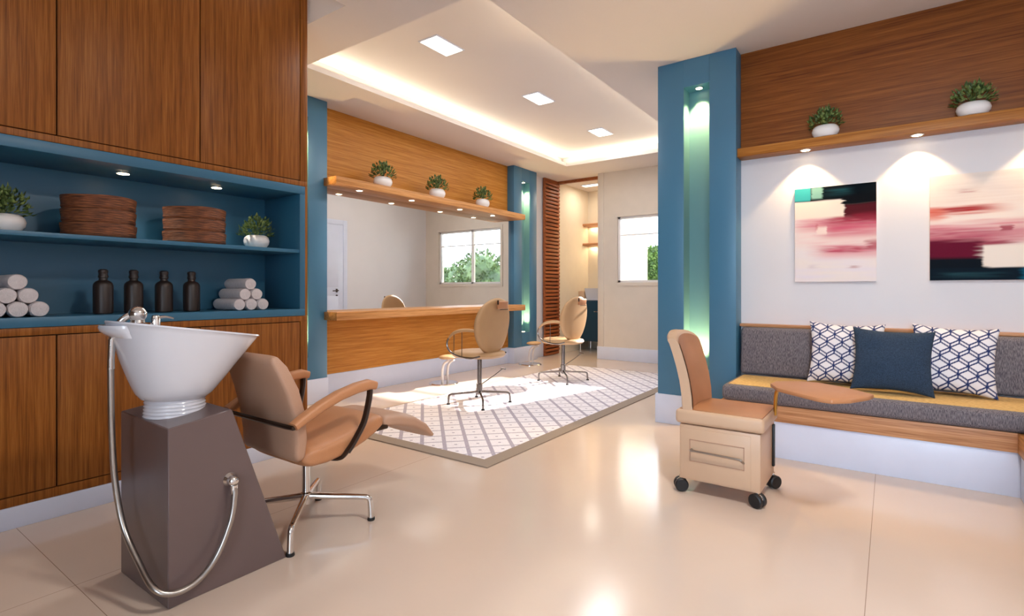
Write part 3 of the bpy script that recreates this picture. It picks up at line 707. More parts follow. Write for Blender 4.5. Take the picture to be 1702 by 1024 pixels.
for s in (1, -1):
    xa = XW+s*.262
    mb = MB(); rings = []
    arc = [(1.215, .552, .016), (1.26, .575, .019), (1.34, .612, .021), (1.43, .643, .022), (1.52, .662, .023), (1.59, .668, .023), (1.622, .660, .019)]
    for i, (y, z, h) in enumerate(arc):
        a = arc[max(i-1, 0)]; b_ = arc[min(i+1, len(arc)-1)]; d_ = Vector((0, b_[0]-a[0], b_[1]-a[1])).normalized(); nrm = Vector((0, -d_.z, d_.y))
        rings.append([Vector((xa, y, z))+Vector((1, 0, 0))*.027*math.copysign(abs(math.cos(t))**.55, math.cos(t))+nrm*h*math.copysign(abs(math.sin(t))**.7, math.sin(t)) for t in (2*PI*k/20 for k in range(20))])
    mb.loft(rings); arm = mb.build('armrest', M['leather'], wc, angle=50)
    mb = MB(); mb.tube([(xa, 1.60, .65), (xa-.002*s, 1.596, .60), (xa-.006*s, 1.57, .50), (xa-.012*s, 1.52, .42), (xa-.02*s, 1.49, .38)], .011, 8, flat=1.6); mb.tube([(xa-.02*s, 1.495, .388), (xa-.05*s, 1.475, .352), (xa-.12*s, 1.455, .345)], .011, 8); mb.build('arm_strut', M['darkmetal'], arm)
mb = MB(); mb.tube([(XW-.262, 1.222, .548), (XW-.22, 1.212, .546), (XW+.22, 1.212, .546), (XW+.262, 1.222, .548)], .010, 8, sub=3); mb.build('rear_bar', M['darkmetal'], wc)
def star_base(mb_legs, mb_feet, c, rad, ang0, zhub, ztop, legr=.0125, zleg=.085):
    out = []
    for k in range(4):
        a = ang0+k*PI/2; dx, dy = math.cos(a), math.sin(a)
        p = lambda q, z: (c[0]+dx*q, c[1]+dy*q, z)
        out.append(([p(.01, zhub), p(rad*.35, zhub-.008), p(rad*.82, zleg), p(rad*.95, zleg-.008), p(rad*.985, zleg-.03), p(rad, .012)], p(rad, 0)))
    return out
bcx, bcy = -2.23, 1.46
mb = MB(); mb.lathe([(.021, .10), (.024, .13), (.024, .15), (.018, .155), (.018, .33), (.05, .335), (.05, .35)], (bcx, bcy, 0), 24); mb.build('gas_column', M['chrome'], wc)
mb = MB(); mb.box(XW-.1, XW+.1, bcy-.12, bcy+.08, .335, .352, .004); mb.build('seat_plate', M['darkmetal'], wc)
for pts, ft in star_base(None, None, (bcx, bcy), .297, PI/4, .135, .3, zleg=.115):
    mb = MB(); mb.tube(pts, [.016, .0145, .0125, .0125, .0125, .014], 12, sub=5); lg = mb.build('leg', M['chrome'], wc)
    mb = MB(); mb.lathe([(.017, 0), (.018, .004), (.016, .014)], ft, 14); mb.build('foot_glide', M['black'], lg)

# ------------------------------------------------------------------ styling chairs (facing the mirror)
c0 = (-3.21, 3.96, 0)
def P(x, y, z): return (c0[0]+x, c0[1]+y, z)
ch = thing('styling_chair', 'beige oval-back styling chair nearest the camera on the rug', 'chair', c0, 'styling chairs on the rug')
mb = MB(); mb.lathe([(.20, .448), (.235, .455), (.25, .475), (.24, .498), (.2, .508), (.08, .502)], (c0[0]-.01, c0[1], 0), 40, 1.06, 1.0); mb.build('seat', M['salon'], ch, angle=60)
mb = MB(); rings = []
n = 44
def oval(xoff, q, tz=.0):
    ring = []
    for i in range(n):
        a = 2*PI*i/n; y = .255*q*math.cos(a)*(1-.10*math.sin(a)*0); z = .27*q*math.sin(a)
        y *= 1+.10*math.sin(a)
        xx = .185+xoff+.22*(z)*.55-.55*y*y*1.0
        ring.append(P(xx, y, .745+z))
    return ring
for xo, q in ((-.026, .80), (-.024, .92), (-.014, .985), (0, 1.0), (.014, .985), (.022, .93), (.024, .82)): rings.append(oval(xo, q))
mb.loft(rings); bk = mb.build('backrest', M['salon'], ch, angle=60)
mb = MB(); tf = Matrix.Translation(P(.268, .01, .945)) @ Matrix.Rotation(math.radians(8), 4, 'Y'); mb.box(-.012, .012, -.075, .075, -.032, .04, .01, 3, tf); mb.build('headrest_clip', M['leather'], bk)
mb = MB(); mb.box(-.002, .002, -.06, .06, -.003, .003, 0, 1, Matrix.Translation(P(.284, .01, .908))); mb.box(-.004, .006, -.006, .006, -.02, .02, 0, 1, Matrix.Translation(P(.275, -.07, .975))); mb.build('clip_slot', M['darkmetal'], bk)
for s in (1, -1):
    path = [P(x, -s*y, z) for x, y, z in ((.175, .205, .70), (.10, .235, .718), (.0, .258, .716), (-.09, .265, .69), (-.155, .266, .64), (-.178, .266, .585), (-.158, .264, .53), (-.10, .258, .492), (-.01, .248, .468), (.09, .232, .462), (.165, .2, .482))]
    mb = MB(); mb.tube(path, .0085, 10, sub=6); ar = mb.build('arm_loop', M['chrome_d'], ch)
    mb = MB(); mb.tube(path[:5], [.009, .015, .016, .015, .009], 10, sub=5); mb.build('arm_pad', M['salon'], ar)
    for k, q in ((2, 8), (3, 7)):
        mb = MB(); mb.tube([path[k], path[q]], .0035, 8, smooth=False); mb.build('arm_spoke', M['chrome_d'], ar)
mb = MB(); mb.lathe([(.022, .085), (.026, .10), (.026, .12), (.03, .125), (.03, .19), (.022, .195), (.022, .43), (.1, .435), (.13, .448)], c0, 28); mb.build('hydraulic_column', M['chrome_d'], ch)
mb = MB(); mb.tube([P(.02, .02, .19), P(.06, .17, .26), P(.085, .26, .31)], .005, 8, sub=3); mb.tube([P(.06, .265, .31), P(.12, .255, .31)], .008, 8, smooth=False); mb.build('pump_lever', M['chrome_d'], ch)
for pts, ft in star_base(None, None, c0, .298, PI/4, .115, .3, zleg=.10):
    mb = MB(); mb.tube(pts, [.014, .0115, .0095, .0095, .0095, .0105], 10, sub=5); lg = mb.build('leg', M['chrome_d'], ch)
    mb = MB(); mb.lathe([(.016, 0), (.017, .004), (.014, .013)], ft, 12); mb.build('foot_glide', M['black'], lg)
ch.location = (c0[0], c0[1], .010)
copy_thing(ch, (-3.205, 5.55, .010), 'beige oval-back styling chair farther back by the washroom', math.radians(-6))
# footrests
def footrest(c, label):
    t = thing('footrest', label, 'footrest', c, 'footrests by the mirror wall')
    mb = MB(); mb.lathe([(.17, 0), (.17, .006), (.16, .014), (.05, .02)], c, 36); mb.build('base_disc', M['chrome'], t)
    for s in (-1, 1):
        mb = MB(); mb.tube([(c[0]+.02, c[1]+s*.045, .016), (c[0]+.02, c[1]+s*.045, .14), (c[0]+.045, c[1]+s*.045, .235), (c[0]+.12, c[1]+s*.045, .285)], .014, 10); mb.build('post', M['ceramic'], t)
    mb = MB(); mb.sphere((c[0]+.07, c[1], .318), .082, 1.25, 1.5, .33); mb.build('foot_pad', M['salon'], t)
    return t
f1 = footrest((-4.27, 4.60, 0), 'beige padded footrest on chrome disc under the counter')
copy_thing(f1, (-4.33, 6.52, 0), 'beige padded footrest on chrome disc in front of the far teal column')

# ------------------------------------------------------------------ bench corner
def bench(nm, label, x0, x1, y0, y1, fascia_m, front):
    t = thing(nm, label, 'bench', ((x0+x1)/2, (y0+y1)/2, 0))
    mb = MB(); g = .012
    if front == 'y': mb.box(x0, x1, y0+g, y1, 0, .238, .002)
    else: mb.box(x0+g, x1, y0, y1, 0, .238, .002)
    mb.build('bench_base', M['whiteg'], t)
    mb = MB(); mb.box(x0, x1, y0, y1, .2385, .343, .002); mb.build('seat_board', fascia_m, t)
    return t
bench('built_in_bench', 'long built-in bench with white base and oak seat board', -.955, XR-.002, 3.822, YB-.002, M['wood_fx'], 'y')
bench('built_in_bench', 'return bench with white base running along the side wall', .548, XR-.002, 1.2, 3.818, M['wood_fy'], 'x')
def cushion(mb, x0, x1, y0, y1, z0, z1, rad, crown=.0):
    mb.box(x0, x1, y0, y1, z0, z1, rad, 5)
sc1 = thing('bench_seat_cushion', 'long charcoal woven seat cushion on the bench', 'cushion', (0, 4.1, .344))
mb = MB(); cushion(mb, -.945, .92, 3.80, 4.32, .344, .455, .035); mb.build('cushion_body', M['bench'], sc1)
mb = MB(); mb.box(-.905, .90, 3.835, 4.30, .4535, .4575, .0015); mb.build('cushion_lit_top', M['bench_lit'], sc1)  # thin sheet carrying the painted warm light on the seat
mb = MB(); cushion(mb, .575, XR-.03, 1.25, 3.79, .344, .455, .035); tag(mb.build('bench_seat_cushion', M['bench'], None, (.9, 2.6, .344)), 'charcoal woven seat cushion on the return bench', 'cushion')
bc_ = thing('bench_back_cushion', 'long charcoal woven back cushion leaning on the bench wall', 'cushion', (.1, 4.38, .458))
mb = MB(); mb.hexa([(-.94, 4.325, .459), (XR-.02, 4.325, .459), (XR-.02, 4.44, .459), (-.94, 4.44, .459), (-.94, 4.36, .815), (XR-.02, 4.36, .815), (XR-.02, 4.445, .815), (-.94, 4.445, .815)], .03, 4); mb.build('cushion_body', M['bench'], bc_)
mb = MB()
mb.tube([(-.925, 4.336, .49), (-.925, 4.365, .79)], .006, 8, smooth=False); mb.build('piping', M['bench'], bc_)
mb = MB(); mb.box(-.955, XR-.005, 4.395, YB-.001, .816, .838, .003); tag(mb.build('back_ledge', M['wood_fx'], None, (.1, 4.43, .816)), 'narrow oak ledge capping the bench back cushion', 'ledge')
mb = MB(); mb.box(-.958, XR, 4.452, YB-.001, 2.19, CZ-.001); tag(mb.build('wood_wall_panel', M['wood_x'], None, (.1, 4.46, 2.19)), 'dark oak wall panel above the bench shelf', 'panel')
mb = MB(); mb.box(-.958, XR, 4.325, YB-.001, 2.122, 2.188, .003); tag(mb.build('wall_shelf', M['wood_xs'], None, (.1, 4.4, 2.122)), 'long oak shelf with spotlights above the paintings', 'shelf')
for k, (x, n) in enumerate(((-.50, 'above the left painting'), (.145, 'left of the right painting'), (.795, 'above the right painting'))):
    disc_light('shelf_spotlight', f'recessed spotlight under the bench shelf, {n}', x, 4.382, 2.122, .028, 'spotlights under the bench shelf')
    o = lamp('SPOT', 'bench_spot', (x, 4.378, 2.108), 23, (1, .70, .38), spot_size=math.radians(98), spot_blend=.35, shadow_soft_size=.02); aim(o, (x, 4.39, 0))
for x, l in ((-.376, 'small bushy plant in white pot on the bench shelf, nearest the column'), (.427, 'small bushy plant in white pot on the bench shelf, above the right painting')):
    potted_plant((x, 4.393, 2.1885), l, 'plants on the bench shelf', x*.3)

# paintings
def smooth_noise(h, w, sx, sy, seed):
    rs = np.random.RandomState(seed); a = rs.rand(h, w)
    def blur(a, k, ax):
        k = max(1, int(k)); ker = np.hanning(2*k+3)[1:-1]; ker /= ker.sum()
        pad = [(0,0),(0,0)]; pad[ax] = (len(ker)//2, len(ker)//2)
        return np.apply_along_axis(lambda v: np.convolve(v, ker, 'valid'), ax, np.pad(a, pad, mode='wrap'))
    a = blur(a, sx, 1); a = blur(a, sy, 0); a -= a.min(); a /= a.max(); return a
def sst(a, b, x): t = np.clip((x-a)/(b-a), 0, 1); return t*t*(3-2*t)
def lc3(c): return np.array(lin(c)[:3])
def paint_canvas(which, w, h, W=170, H=200):
    s, t = np.meshgrid(np.linspace(0, 1, W), np.linspace(0, 1, H))
    n1 = smooth_noise(H, W, 38, 2, 5+which); n2 = smooth_noise(H, W, 60, 5, 9+which); n3 = smooth_noise(H, W, 16, 1, 21+which)
    jt = (n1-.5)*.07; js = (n3-.5)*.12
    img = np.ones((H, W, 3))*lc3((232, 220, 212))
    def over(mask, c):
        nonlocal img
        mask = np.clip(mask, 0, 1)[..., None]; img = img*(1-mask)+lc3(c)*mask
    def blk(s0, s1, t0, t1, es=.02, et=.012, jit=1):
        S = s+js*jit; T = t+jt*jit*.5
        return sst(s0-es, s0+es, S)*(1-sst(s1-es, s1+es, S))*sst(t0-et, t0+et, T)*(1-sst(t1-et, t1+et, T))
    if which == 0:
        over((n2*.7)*sst(.5, .9, t), (222, 214, 226)); over(n1*.5*blk(0, 1, .3, .62, .05, .08), (236, 178, 178))
        over(blk(.1, 1.2, .32, .46, .28, .04)*(.35+.8*n1), (206, 110, 128)); over(blk(.45, 1.2, .28, .42, .2, .04)*(.4+.8*n3), (150, 44, 66))
        over(blk(.36, 1.2, .40, .54, .16, .05)*(.3+.8*n1), (196, 92, 114)); over(blk(.62, 1.2, .18, .34, .02, .03), (74, 20, 30)); over(blk(.74, 1.2, .3, .37, .1, .03)*.8, (128, 34, 52))
        over(blk(.42, .92, .635, .70, .16, .02, 1)*(.4+.9*n3), (140, 26, 52)); over(blk(.3, 1.2, .60, .75, .22, .04)*(.2+.6*n1), (214, 110, 128)); over(blk(.9, 1.2, .58, .68, .04, .03)*.7, (160, 44, 66)); over(blk(.66, .78, .83, .86, .05, .01)*.5, (170, 110, 110)); over(blk(.18, .3, .82, .86, .06, .02)*.3, (180, 160, 180))
        over(blk(.28, .41, .42, .50, .012, .02, .4), (236, 214, 204)); over(blk(.27, .30, .39, .45, .01, .02, .4)*.5, (190, 90, 100))
        over(blk(-1, .62, .155, .325, .015, .016, .12), (238, 222, 206))
        over(blk(-1, 2, -1, .145, .02, .01, .4), (2, 13, 20)); over(blk(.6, 2, .1, .205, .02, .02), (3, 8, 16)); over(blk(.42, .7, .03, .1, .1, .03)*n1*.7, (30, 84, 94))
        over(blk(-1, .205, -1, .135, .005, .012, .3), (64, 176, 176)); over(blk(.215, .36, .0, .12, .02, .015, .5)*.85, (140, 190, 176))
    else:
        over(n2*.5*sst(.3, .0, t), (206, 196, 186)); over(n1*.5*blk(-1, 2, .2, .5, .1, .1), (240, 216, 196)); over(blk(.1, .8, .1, .3, .2, .05)*n1*.35, (190, 170, 166))
        over(blk(-1, .5, .30, .38, .16, .02)*(.3+.8*n3), (192, 62, 58)); over(blk(.1, .42, .315, .352, .1, .012)*(.5+.6*n1), (150, 22, 38)); over(blk(-1, .1, .30, .42, .05, .03)*.7, (216, 110, 90)); over(blk(.22, .36, .165, .18, .03, .008)*.6, (170, 70, 80))
        over(blk(-1, .9, .46, .66, .2, .04)*(.4+.6*n1), (206, 116, 130)); over(blk(-1, .58, .52, .70, .2, .03)*(.3+.7*n3), (168, 66, 92)); over(blk(-1, .38, .62, .84, .06, .03), (96, 18, 44)); over(blk(.5, .585, .50, .55, .012, .012, .4)*.8, (150, 50, 72)); over(blk(.66, .78, .56, .60, .015, .012, .4)*.6, (190, 104, 116))
        over(blk(.36, .56, .645, .68, .06, .012)*.8, (140, 36, 64))
        over(blk(-1, .42, .79, 2, .03, .02, .3), (8, 18, 28)); over(blk(-1, 2, .885, 2, .05, .012, .4), (8, 24, 36))
        over(blk(.385, 2, .68, .875, .014, .016, .12), (234, 222, 210)); over(blk(.66, 2, .892, 2, .05, .015, .4)*.85, (22, 118, 150)); over(blk(.82, 2, .895, 2, .004, .012, .2), (18, 124, 166)); over(blk(.1, .5, .93, .97, .1, .015)*n1*.5, (60, 110, 120))
    return img, W, H
def canvas(which, x0, x1, z0, z1, label):
    yb = YB-.001; yf = YB-.03
    t = thing('canvas_picture', label, 'painting', ((x0+x1)/2, YB-.015, z0), 'abstract paintings over the bench')
    mb = MB(); mb.box(x0, x1, yf+.0012, yb, z0, z1, .001); mb.build('stretcher', M['canvas_side'], t)
    img, W, H = paint_canvas(which, x1-x0, z1-z0)
    me = bpy.data.meshes.new('painted_face')
    vs = [(x0+(x1-x0)*i/(W-1)-t.location.x, yf-t.location.y, z1-(z1-z0)*j/(H-1)-t.location.z) for j in range(H) for i in range(W)]
    fs = [(j*W+i, (j+1)*W+i, (j+1)*W+i+1, j*W+i+1) for j in range(H-1) for i in range(W-1)]
    me.from_pydata(vs, [], fs)
    ca = me.color_attributes.new('paint', 'FLOAT_COLOR', 'POINT')
    ca.data.foreach_set('color', np.concatenate([img.reshape(-1, 3), np.ones((W*H, 1))], 1).astype(np.float32).ravel())
    me.materials.append(M['paint']); o = bpy.data.objects.new('painted_face', me); COL.objects.link(o); o.parent = t
canvas(0, -.578, -.076, 1.16, 1.848, 'tall abstract painting with teal top and crimson streaks')
canvas(1, .214, .90, 1.163, 1.845, 'wide abstract painting with black and teal bottom edge')

# pillows
def pillow(nm, label, cx, cy, z, w, h, d, lean, yaw_, roll, m, pattern=None, grp='pillows on the bench', n=110):
    g = np.linspace(-1, 1, n); U, V = np.meshgrid(g, g)
    prof = (np.clip(1-np.abs(U)**2.6, 0, 1)*np.clip(1-np.abs(V)**2.6, 0, 1))**.55
    pin = 1-.11*(1-U**2)*(np.abs(V)**3) ; pin2 = 1-.10*(1-V**2)*(np.abs(U)**3)
    PX = U*w/2*pin2; PZ = V*h/2*pin
    nz = np.array([[mnoise.noise(Vector((PX[j, i]*9+cx*7, PZ[j, i]*9, 1.3))) for i in range(n)] for j in range(n)])
    vs = []; fs = []; cols = []
    for side in (-1, 1):
        off = len(vs)
        PY = side*(d/2*prof+.012*nz*prof+.004)
        for j in range(n):
            for i in range(n): vs.append((PX[j, i], PY[j, i], PZ[j, i]))
        for j in range(n-1):
            for i in range(n-1):
                q = (off+j*n+i, off+j*n+i+1, off+(j+1)*n+i+1, off+(j+1)*n+i); fs.append(q if side < 0 else q[::-1])
        if pattern:
            wd, rh, bh = .088, .060, .023; pitch = rh/2+bh; X_, Z_ = PX+.02, -PZ+.01
            dist = np.full(PX.shape, 9.)
            def seg(a, b_):
                nonlocal dist
                ax, ay = a; bx_, by = b_; L2 = (bx_-ax)**2+(by-ay)**2
                t_ = np.clip(((X_-ax)*(bx_-ax)+(Z_-ay)*(by-ay))/L2, 0, 1)
                dist = np.minimum(dist, np.hypot(X_-(ax+t_*(bx_-ax)), Z_-(ay+t_*(by-ay))))
            for j in range(-6, 7):
                for i in range(-4, 5):
                    ccx = i*wd+(j % 2)*wd/2; ccz = j*pitch
                    l, r_, tp, bo = (ccx-wd/2, ccz), (ccx+wd/2, ccz), (ccx, ccz-rh/2), (ccx, ccz+rh/2)
                    seg(l, tp); seg(tp, r_); seg(l, bo); seg(bo, r_); seg(bo, (bo[0], bo[1]+bh)); seg(l, (l[0], l[1]+bh))
            k = 1-sst(.0030, .0050, dist)
            c = lc3((226, 222, 226))[None, None]*(1-k[..., None])+lc3((38, 52, 100))[None, None]*k[..., None]
            cols.append(c.reshape(-1, 3))
    off = n*n                                   # side strip joins both faces
    rim = [(0, i) for i in range(n)]+[(j, n-1) for j in range(1, n)]+[(n-1, i) for i in range(n-2, -1, -1)]+[(j, 0) for j in range(n-2, 0, -1)]
    for a, b_ in zip(rim, rim[1:]+rim[:1]): fs.append((a[0]*n+a[1], off+a[0]*n+a[1], off+b_[0]*n+b_[1], b_[0]*n+b_[1]))
    me = bpy.data.meshes.new(nm); me.from_pydata(vs, [], fs)
    for p_ in me.polygons: p_.use_smooth = True
    if pattern:
        ca = me.color_attributes.new('paint', 'FLOAT_COLOR', 'POINT')
        cc = np.concatenate(cols); ca.data.foreach_set('color', np.concatenate([cc, np.ones((len(cc), 1))], 1).astype(np.float32).ravel())
    me.materials.append(m)
    bm_ = bmesh.new(); bm_.from_mesh(me); bmesh.ops.recalc_face_normals(bm_, faces=bm_.faces); bm_.to_mesh(me); bm_.free()
    rot = Matrix.Rotation(yaw_, 4, 'Z') @ Matrix.Rotation(-lean, 4, 'X') @ Matrix.Rotation(roll, 4, 'Y')
    lo = min((rot @ Vector(v)).z for v in vs)
    o = bpy.data.objects.new(nm, me); COL.objects.link(o); o.matrix_world = Matrix.Translation((cx, cy, z-lo)) @ rot
    return tag(o, label, 'pillow', grp)
pillow('throw_pillow', 'white pillow with navy cube lattice left of the navy pillow', -.245, 4.225, .4578, .44, .425, .13, math.radians(15), math.radians(3), math.radians(1.5), M['print'], True)
pillow('throw_pillow', 'white pillow with navy cube lattice right of the navy pillow', .315, 4.21, .4578, .42, .425, .13, math.radians(16), math.radians(-2), math.radians(2.5), M['print'], True)
pillow('throw_pillow', 'plain navy pillow leaning between the two lattice pillows', .01, 4.06, .4578, .425, .405, .13, math.radians(18), math.radians(2), math.radians(2), M['navy'], None)

# ------------------------------------------------------------------ manicure stool cart
ms = thing('manicure_stool', 'beige rolling manicure stool with drawer, backrest and swivel tray', 'stool', (-.73, 3.08, 0))
bx0, bx1, by0, by1 = -.935, -.528, 2.885, 3.265
mb = MB(); mb.box(bx0, bx1, by0, by1, .075, .372, .006); mb.build('cabinet_body', M['beige'], ms)
mb = MB(); mb.box(bx0+.005, bx1-.045, by0-.004, by0+.01, .085, .355, .002); dr = mb.build('drawer', M['beige'], ms)
mb = MB(); a0, a1, b0, b1 = bx0+.055, bx1-.075, .178, .296; q = by0-.006
mb.box(a0, a1, q, q+.004, b0, b0+.004); mb.box(a0, a1, q, q+.004, b1-.004, b1); mb.box(a0, a0+.004, q, q+.004, b0, b1); mb.box(a1-.004, a1, q, q+.004, b0, b1); mb.build('panel_molding', M['leather_p'], dr)
mb = MB(); mb.tube([(a0+.012, by0-.004, .242), (a0+.015, by0-.026, .242), (a0+.03, by0-.030, .242), (a1-.035, by0-.030, .238), (a1-.01, by0-.026, .230), (a1-.004, by0-.004, .216)], .006, 8, sub=4); mb.build('handle', M['steel'], dr)
mb = MB(); mb.box(bx0-.022, bx1+.018, by0-.012, by1+.012, .376, .452, .02, 4); st = mb.build('seat', M['beige'], ms)
mb = MB(); mb.box(bx0-.0, bx1+.008, by0+.004, by1-.0, .4495, .4555, .0025); mb.build('seat_top', M['tanseat'], st)
# backrest : curved slab
mb = MB(); rings = []; NB_ = 15
def back_ring(z, k):
    ring = []; base_x = -.898 - .016*math.sin((z-.42)/.44*PI*.5) - .085*max(0, (z-.5)/.37)**1.8
    f = []
    for i in range(NB_):
        u = -1+2*i/(NB_-1); y = (by0+by1)/2+u*.19
        bow = -.028*(1-u*u)
        f.append((base_x+bow+.034, y))
    b_ = [(x-.064+.012*(abs((y-(by0+by1)/2)/.19))**3, y) for x, y in f][::-1]
    top = k
    out = []
    for (x, y) in f+b_:
        u = (y-(by0+by1)/2)/.19
        zz = z if not top else z+.022*(1-u*u)-.012*abs(u)**4
        out.append((x, y, zz))
    return out
for z in (.40, .45, .52, .6, .68, .75, .80): rings.append(back_ring(z, False))
rings.append(back_ring(.832, True))
r8 = back_ring(.846, True); cxm = sum(p[0] for p in r8)/len(r8); rings.append([(cxm+(x-cxm)*.55-0, y, z) if False else (x*.6+(.4)*(sum(q_[0] for q_ in (r8[i], r8[len(r8)-1-i]))/2), y, z) for i, (x, y, z) in enumerate(r8)])
mb.loft(rings); mb.build('backrest', M['beige'], ms, angle=55)
mb = MB(); inner = []
for z in (.4565, .52, .6, .68, .75, .80, .826):
    rr_ = back_ring(z, z > .82)[:NB_]; inner.append([(x+.003, y*.96+(by0+by1)/2*.04, zz) for x, y, zz in rr_])
mb.loft(inner, (False, False), closed=False); mb.build('back_pad', M['tanseat'], ms, angle=60)
mb = MB(); mb.tube([(-.508, 3.17, .42), (-.505, 3.16, .52), (-.49, 3.14, .565), (-.45, 3.10, .583), (-.30, 2.97, .586)], .008, 8, sub=5); mb.tube([(-.508, 3.19, .42), (-.50, 3.19, .54), (-.46, 3.16, .58), (-.30, 3.03, .586)], .006, 8, sub=5); arm = mb.build('tray_arm', M['brass'], ms)
mb = MB()
ctrl = [(-.50, 3.13), (-.40, 3.205), (-.30, 3.215), (-.18, 3.13), (-.06, 3.0), (-.075, 2.93), (-.14, 2.80), (-.21, 2.735), (-.27, 2.755), (-.37, 2.84), (-.46, 2.92), (-.51, 3.04)]
mb.prism(ctrl, .020, Matrix.Translation((0, 0, .592)), .006, 2); mb.build('tray', M['leather'], arm)
mb = MB(); mb.box(bx1, bx1+.012, 3.20, 3.225, .13, .36, .003); mb.build('side_rail', M['black'], ms)
for (x, y, rz) in ((-.935, 2.91, .5), (-.545, 2.90, -.4), (-.53, 3.245, .9), (-.93, 3.245, .2)):
    mb = MB(); tfm = Matrix.Translation((x, y, .036)) @ Matrix.Rotation(rz, 4, 'Z')
    for s in (-1, 1):
        mb.lathe([(.012, -.013), (.030, -.013), (.036, -.008), (.036, .008), (.030, .013), (.012, .013)], (0,0,0), 24, tf=tfm @ Matrix.Translation((0, s*.016, 0)) @ Matrix.Rotation(PI/2, 4, 'X'))
    cs = mb.build('caster', M['black'], ms)
    mb = MB(); mb.sphere((x, y, .045), .03, 1, .9, .85, 16, 10); mb.tube([(x, y, .06), (x, y, .085)], .009, smooth=False); mb.build('caster_hood', M['chrome'], cs)

# ------------------------------------------------------------------ outdoors
def leaf_cloud(mb, blobs, n, L, rr):
    b = bmesh.new()
    tot = sum(r**2 for _, r in blobs)
    for c, r in blobs:
        for k in range(int(n*r*r/tot)):
            d_ = Vector((rr.gauss(0, 1), rr.gauss(0, 1), rr.gauss(0, 1))).normalized(); p = Vector(c)+d_*r*rr.uniform(.86, 1.04)
            t_ = (d_+Vector((rr.uniform(-.8, .8), rr.uniform(-.8, .8), rr.uniform(-.8, .8)))).normalized(); s_ = t_.cross(Vector((rr.uniform(-1, 1), rr.uniform(-1, 1), .3))).normalized(); l = L*rr.uniform(.6, 1.2)
            v = [b.verts.new(q_) for q_ in (p, p+t_*l*.5+s_*l*.3, p+t_*l, p+t_*l*.5-s_*l*.3)]; b.faces.new(v)
    return mb._add(b)
def tree(c, h, blobs, label, seed):
    rr = random.Random(seed); t = thing('round_tree', label, 'tree', c, 'trees outside the window')
    mb = MB(); mb.tube([c, (c[0]+.05, c[1], h*.35), (c[0], c[1], h*.6)], [.12, .09, .06], 10); mb.build('trunk', M['trunk'], t)
    mb = MB()
    for q, r in blobs: mb.sphere(q, r*.9, u=20, v=12)
    leaf_cloud(mb, blobs, 3200, .13, rr); mb.build('crown', M['treeleaf'], t)
tree((.42, 12.0, 0), 2.2, [((.38, 12.0, 1.50), .70), ((.85, 12.05, 1.3), .55), ((.0, 12.0, 1.2), .6), ((.45, 11.9, .9), .7)], 'large round tree outside, reflected in the right half of the mirrored window', 4)
tree((3.0, 14.0, 0), 2.0, [((2.95, 14.0, 1.38), .62), ((3.6, 14.0, 1.25), .6), ((3.1, 13.9, .8), .7), ((2.4, 14.0, 1.0), .6)], 'lower round tree outside, reflected in the left half of the mirrored window', 5)
rr = random.Random(11)
hd = thing('clipped_hedge', 'clipped green hedge outside the far window', 'hedge', (-3.05, 9.6, 0))
mb = MB(); mb.box(-3.84, -2.2, 9.5, 9.8, 0, 1.87, .03)
b = bmesh.new()
for k in range(5200):
    x = rr.uniform(-3.86, -2.2); z = rr.uniform(0.6, 1.9); y = 9.5-rr.uniform(-.01, .06)
    if rr.random() < .1: y = rr.uniform(9.48, 9.8); z = 1.88+rr.uniform(-.02, .04)
    p = Vector((x, y, z)); t_ = Vector((rr.uniform(-1, 1), rr.uniform(-1, .1), rr.uniform(-1, 1))).normalized(); s_ = t_.cross(Vector((rr.uniform(-1, 1), 1, .3))).normalized(); l = rr.uniform(.035, .07)
    b.faces.new([b.verts.new(q_) for q_ in (p, p+t_*l*.5+s_*l*.3, p+t_*l, p+t_*l*.5-s_*l*.3)])
mb._add(b); mb.build('hedge_foliage', M['hedgeleaf'], hd)
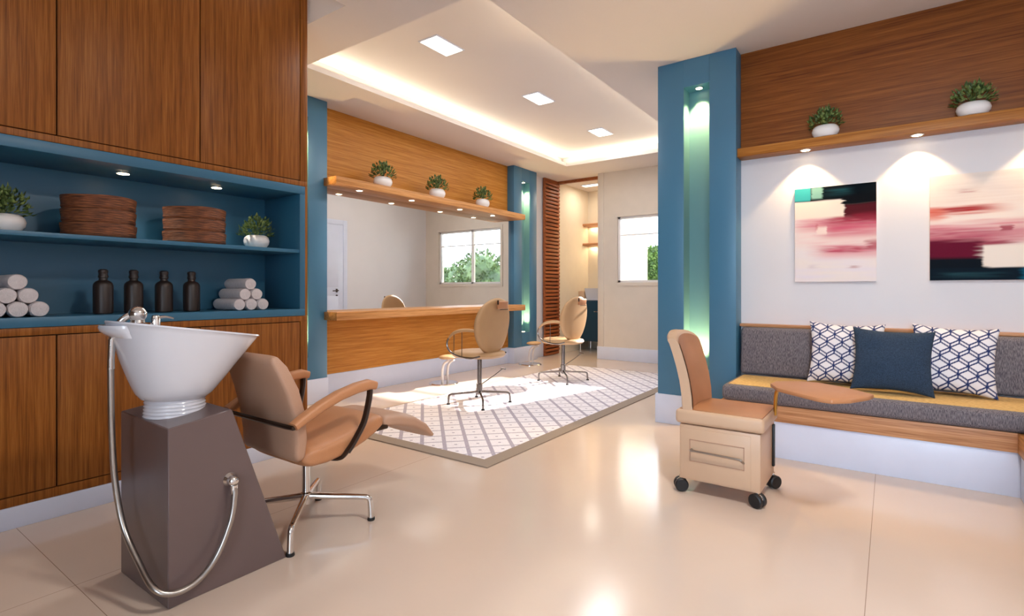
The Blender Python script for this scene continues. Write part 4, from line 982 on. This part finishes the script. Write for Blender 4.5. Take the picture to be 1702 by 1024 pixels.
mb = MB(); mb.box(-30, 30, YF+1.45, 40, -.12, -.02); g_ = struct(mb.build('ground', plain('outdoor_paving', (190, 186, 178), .9)), 'pale paved ground outside the window', 'ground')

# ------------------------------------------------------------------ light
sun = lamp('SUN', 'sun', (-2, 12, 6), 20.0, (1, .95, .88), angle=math.radians(.8))
sun.rotation_euler = Vector((-.25, -1, -.53)).to_track_quat('-Z', 'Y').to_euler()
wd_ = bpy.data.worlds.new('world'); scene.world = wd_; wd_.use_nodes = True
nt = wd_.node_tree; bg = nt.nodes['Background']
sky = nt.nodes.new('ShaderNodeTexSky'); sky.sky_type = 'HOSEK_WILKIE'; sky.turbidity = 6; sky.ground_albedo = .6; sky.sun_direction = Vector((.25, .8, .5)).normalized()
mixw = nt.nodes.new('ShaderNodeMixRGB'); mixw.inputs['Fac'].default_value = .75; mixw.inputs['Color2'].default_value = (.76, .88, 1, 1)
nt.links.new(sky.outputs[0], mixw.inputs['Color1']); nt.links.new(mixw.outputs[0], bg.inputs['Color']); bg.inputs['Strength'].default_value = 9
# cool fill lamp added behind the camera, aimed at the bench
o = lamp('AREA', 'rear_fill', (.75, YR+.02, 1.5), 20, (.48, .73, 1), shape='RECTANGLE', size=.9, size_y=1.6, spread=math.radians(75)); aim(o, (-.2, 4.4, .9))
lamp('AREA', 'recess_fill', (-3.1, .9, 3.235), 2.6, (1, .93, .84), (0,0,0), shape='RECTANGLE', size=.3, size_y=2.4)  # fill lamp added to brighten the ceiling recess over the cabinets
# warm recessed lights over the front of the room
for (x, y, e) in ((.3, 1.45, 64),):
    lamp('AREA', 'front_downlight', (x, y, CZ-.01), e, (1, .93, .85), (0,0,0), shape='SQUARE', size=.3)

scene.view_settings.view_transform = 'Standard'
scene.view_settings.look = 'None'
scene.view_settings.exposure = 0
scene.cycles.use_denoising = True
scene.cycles.max_bounces = 8; scene.cycles.diffuse_bounces = 5; scene.cycles.glossy_bounces = 5
scene.cycles.sample_clamp_indirect = 6
scene.cycles.caustics_reflective = False; scene.cycles.caustics_refractive = False
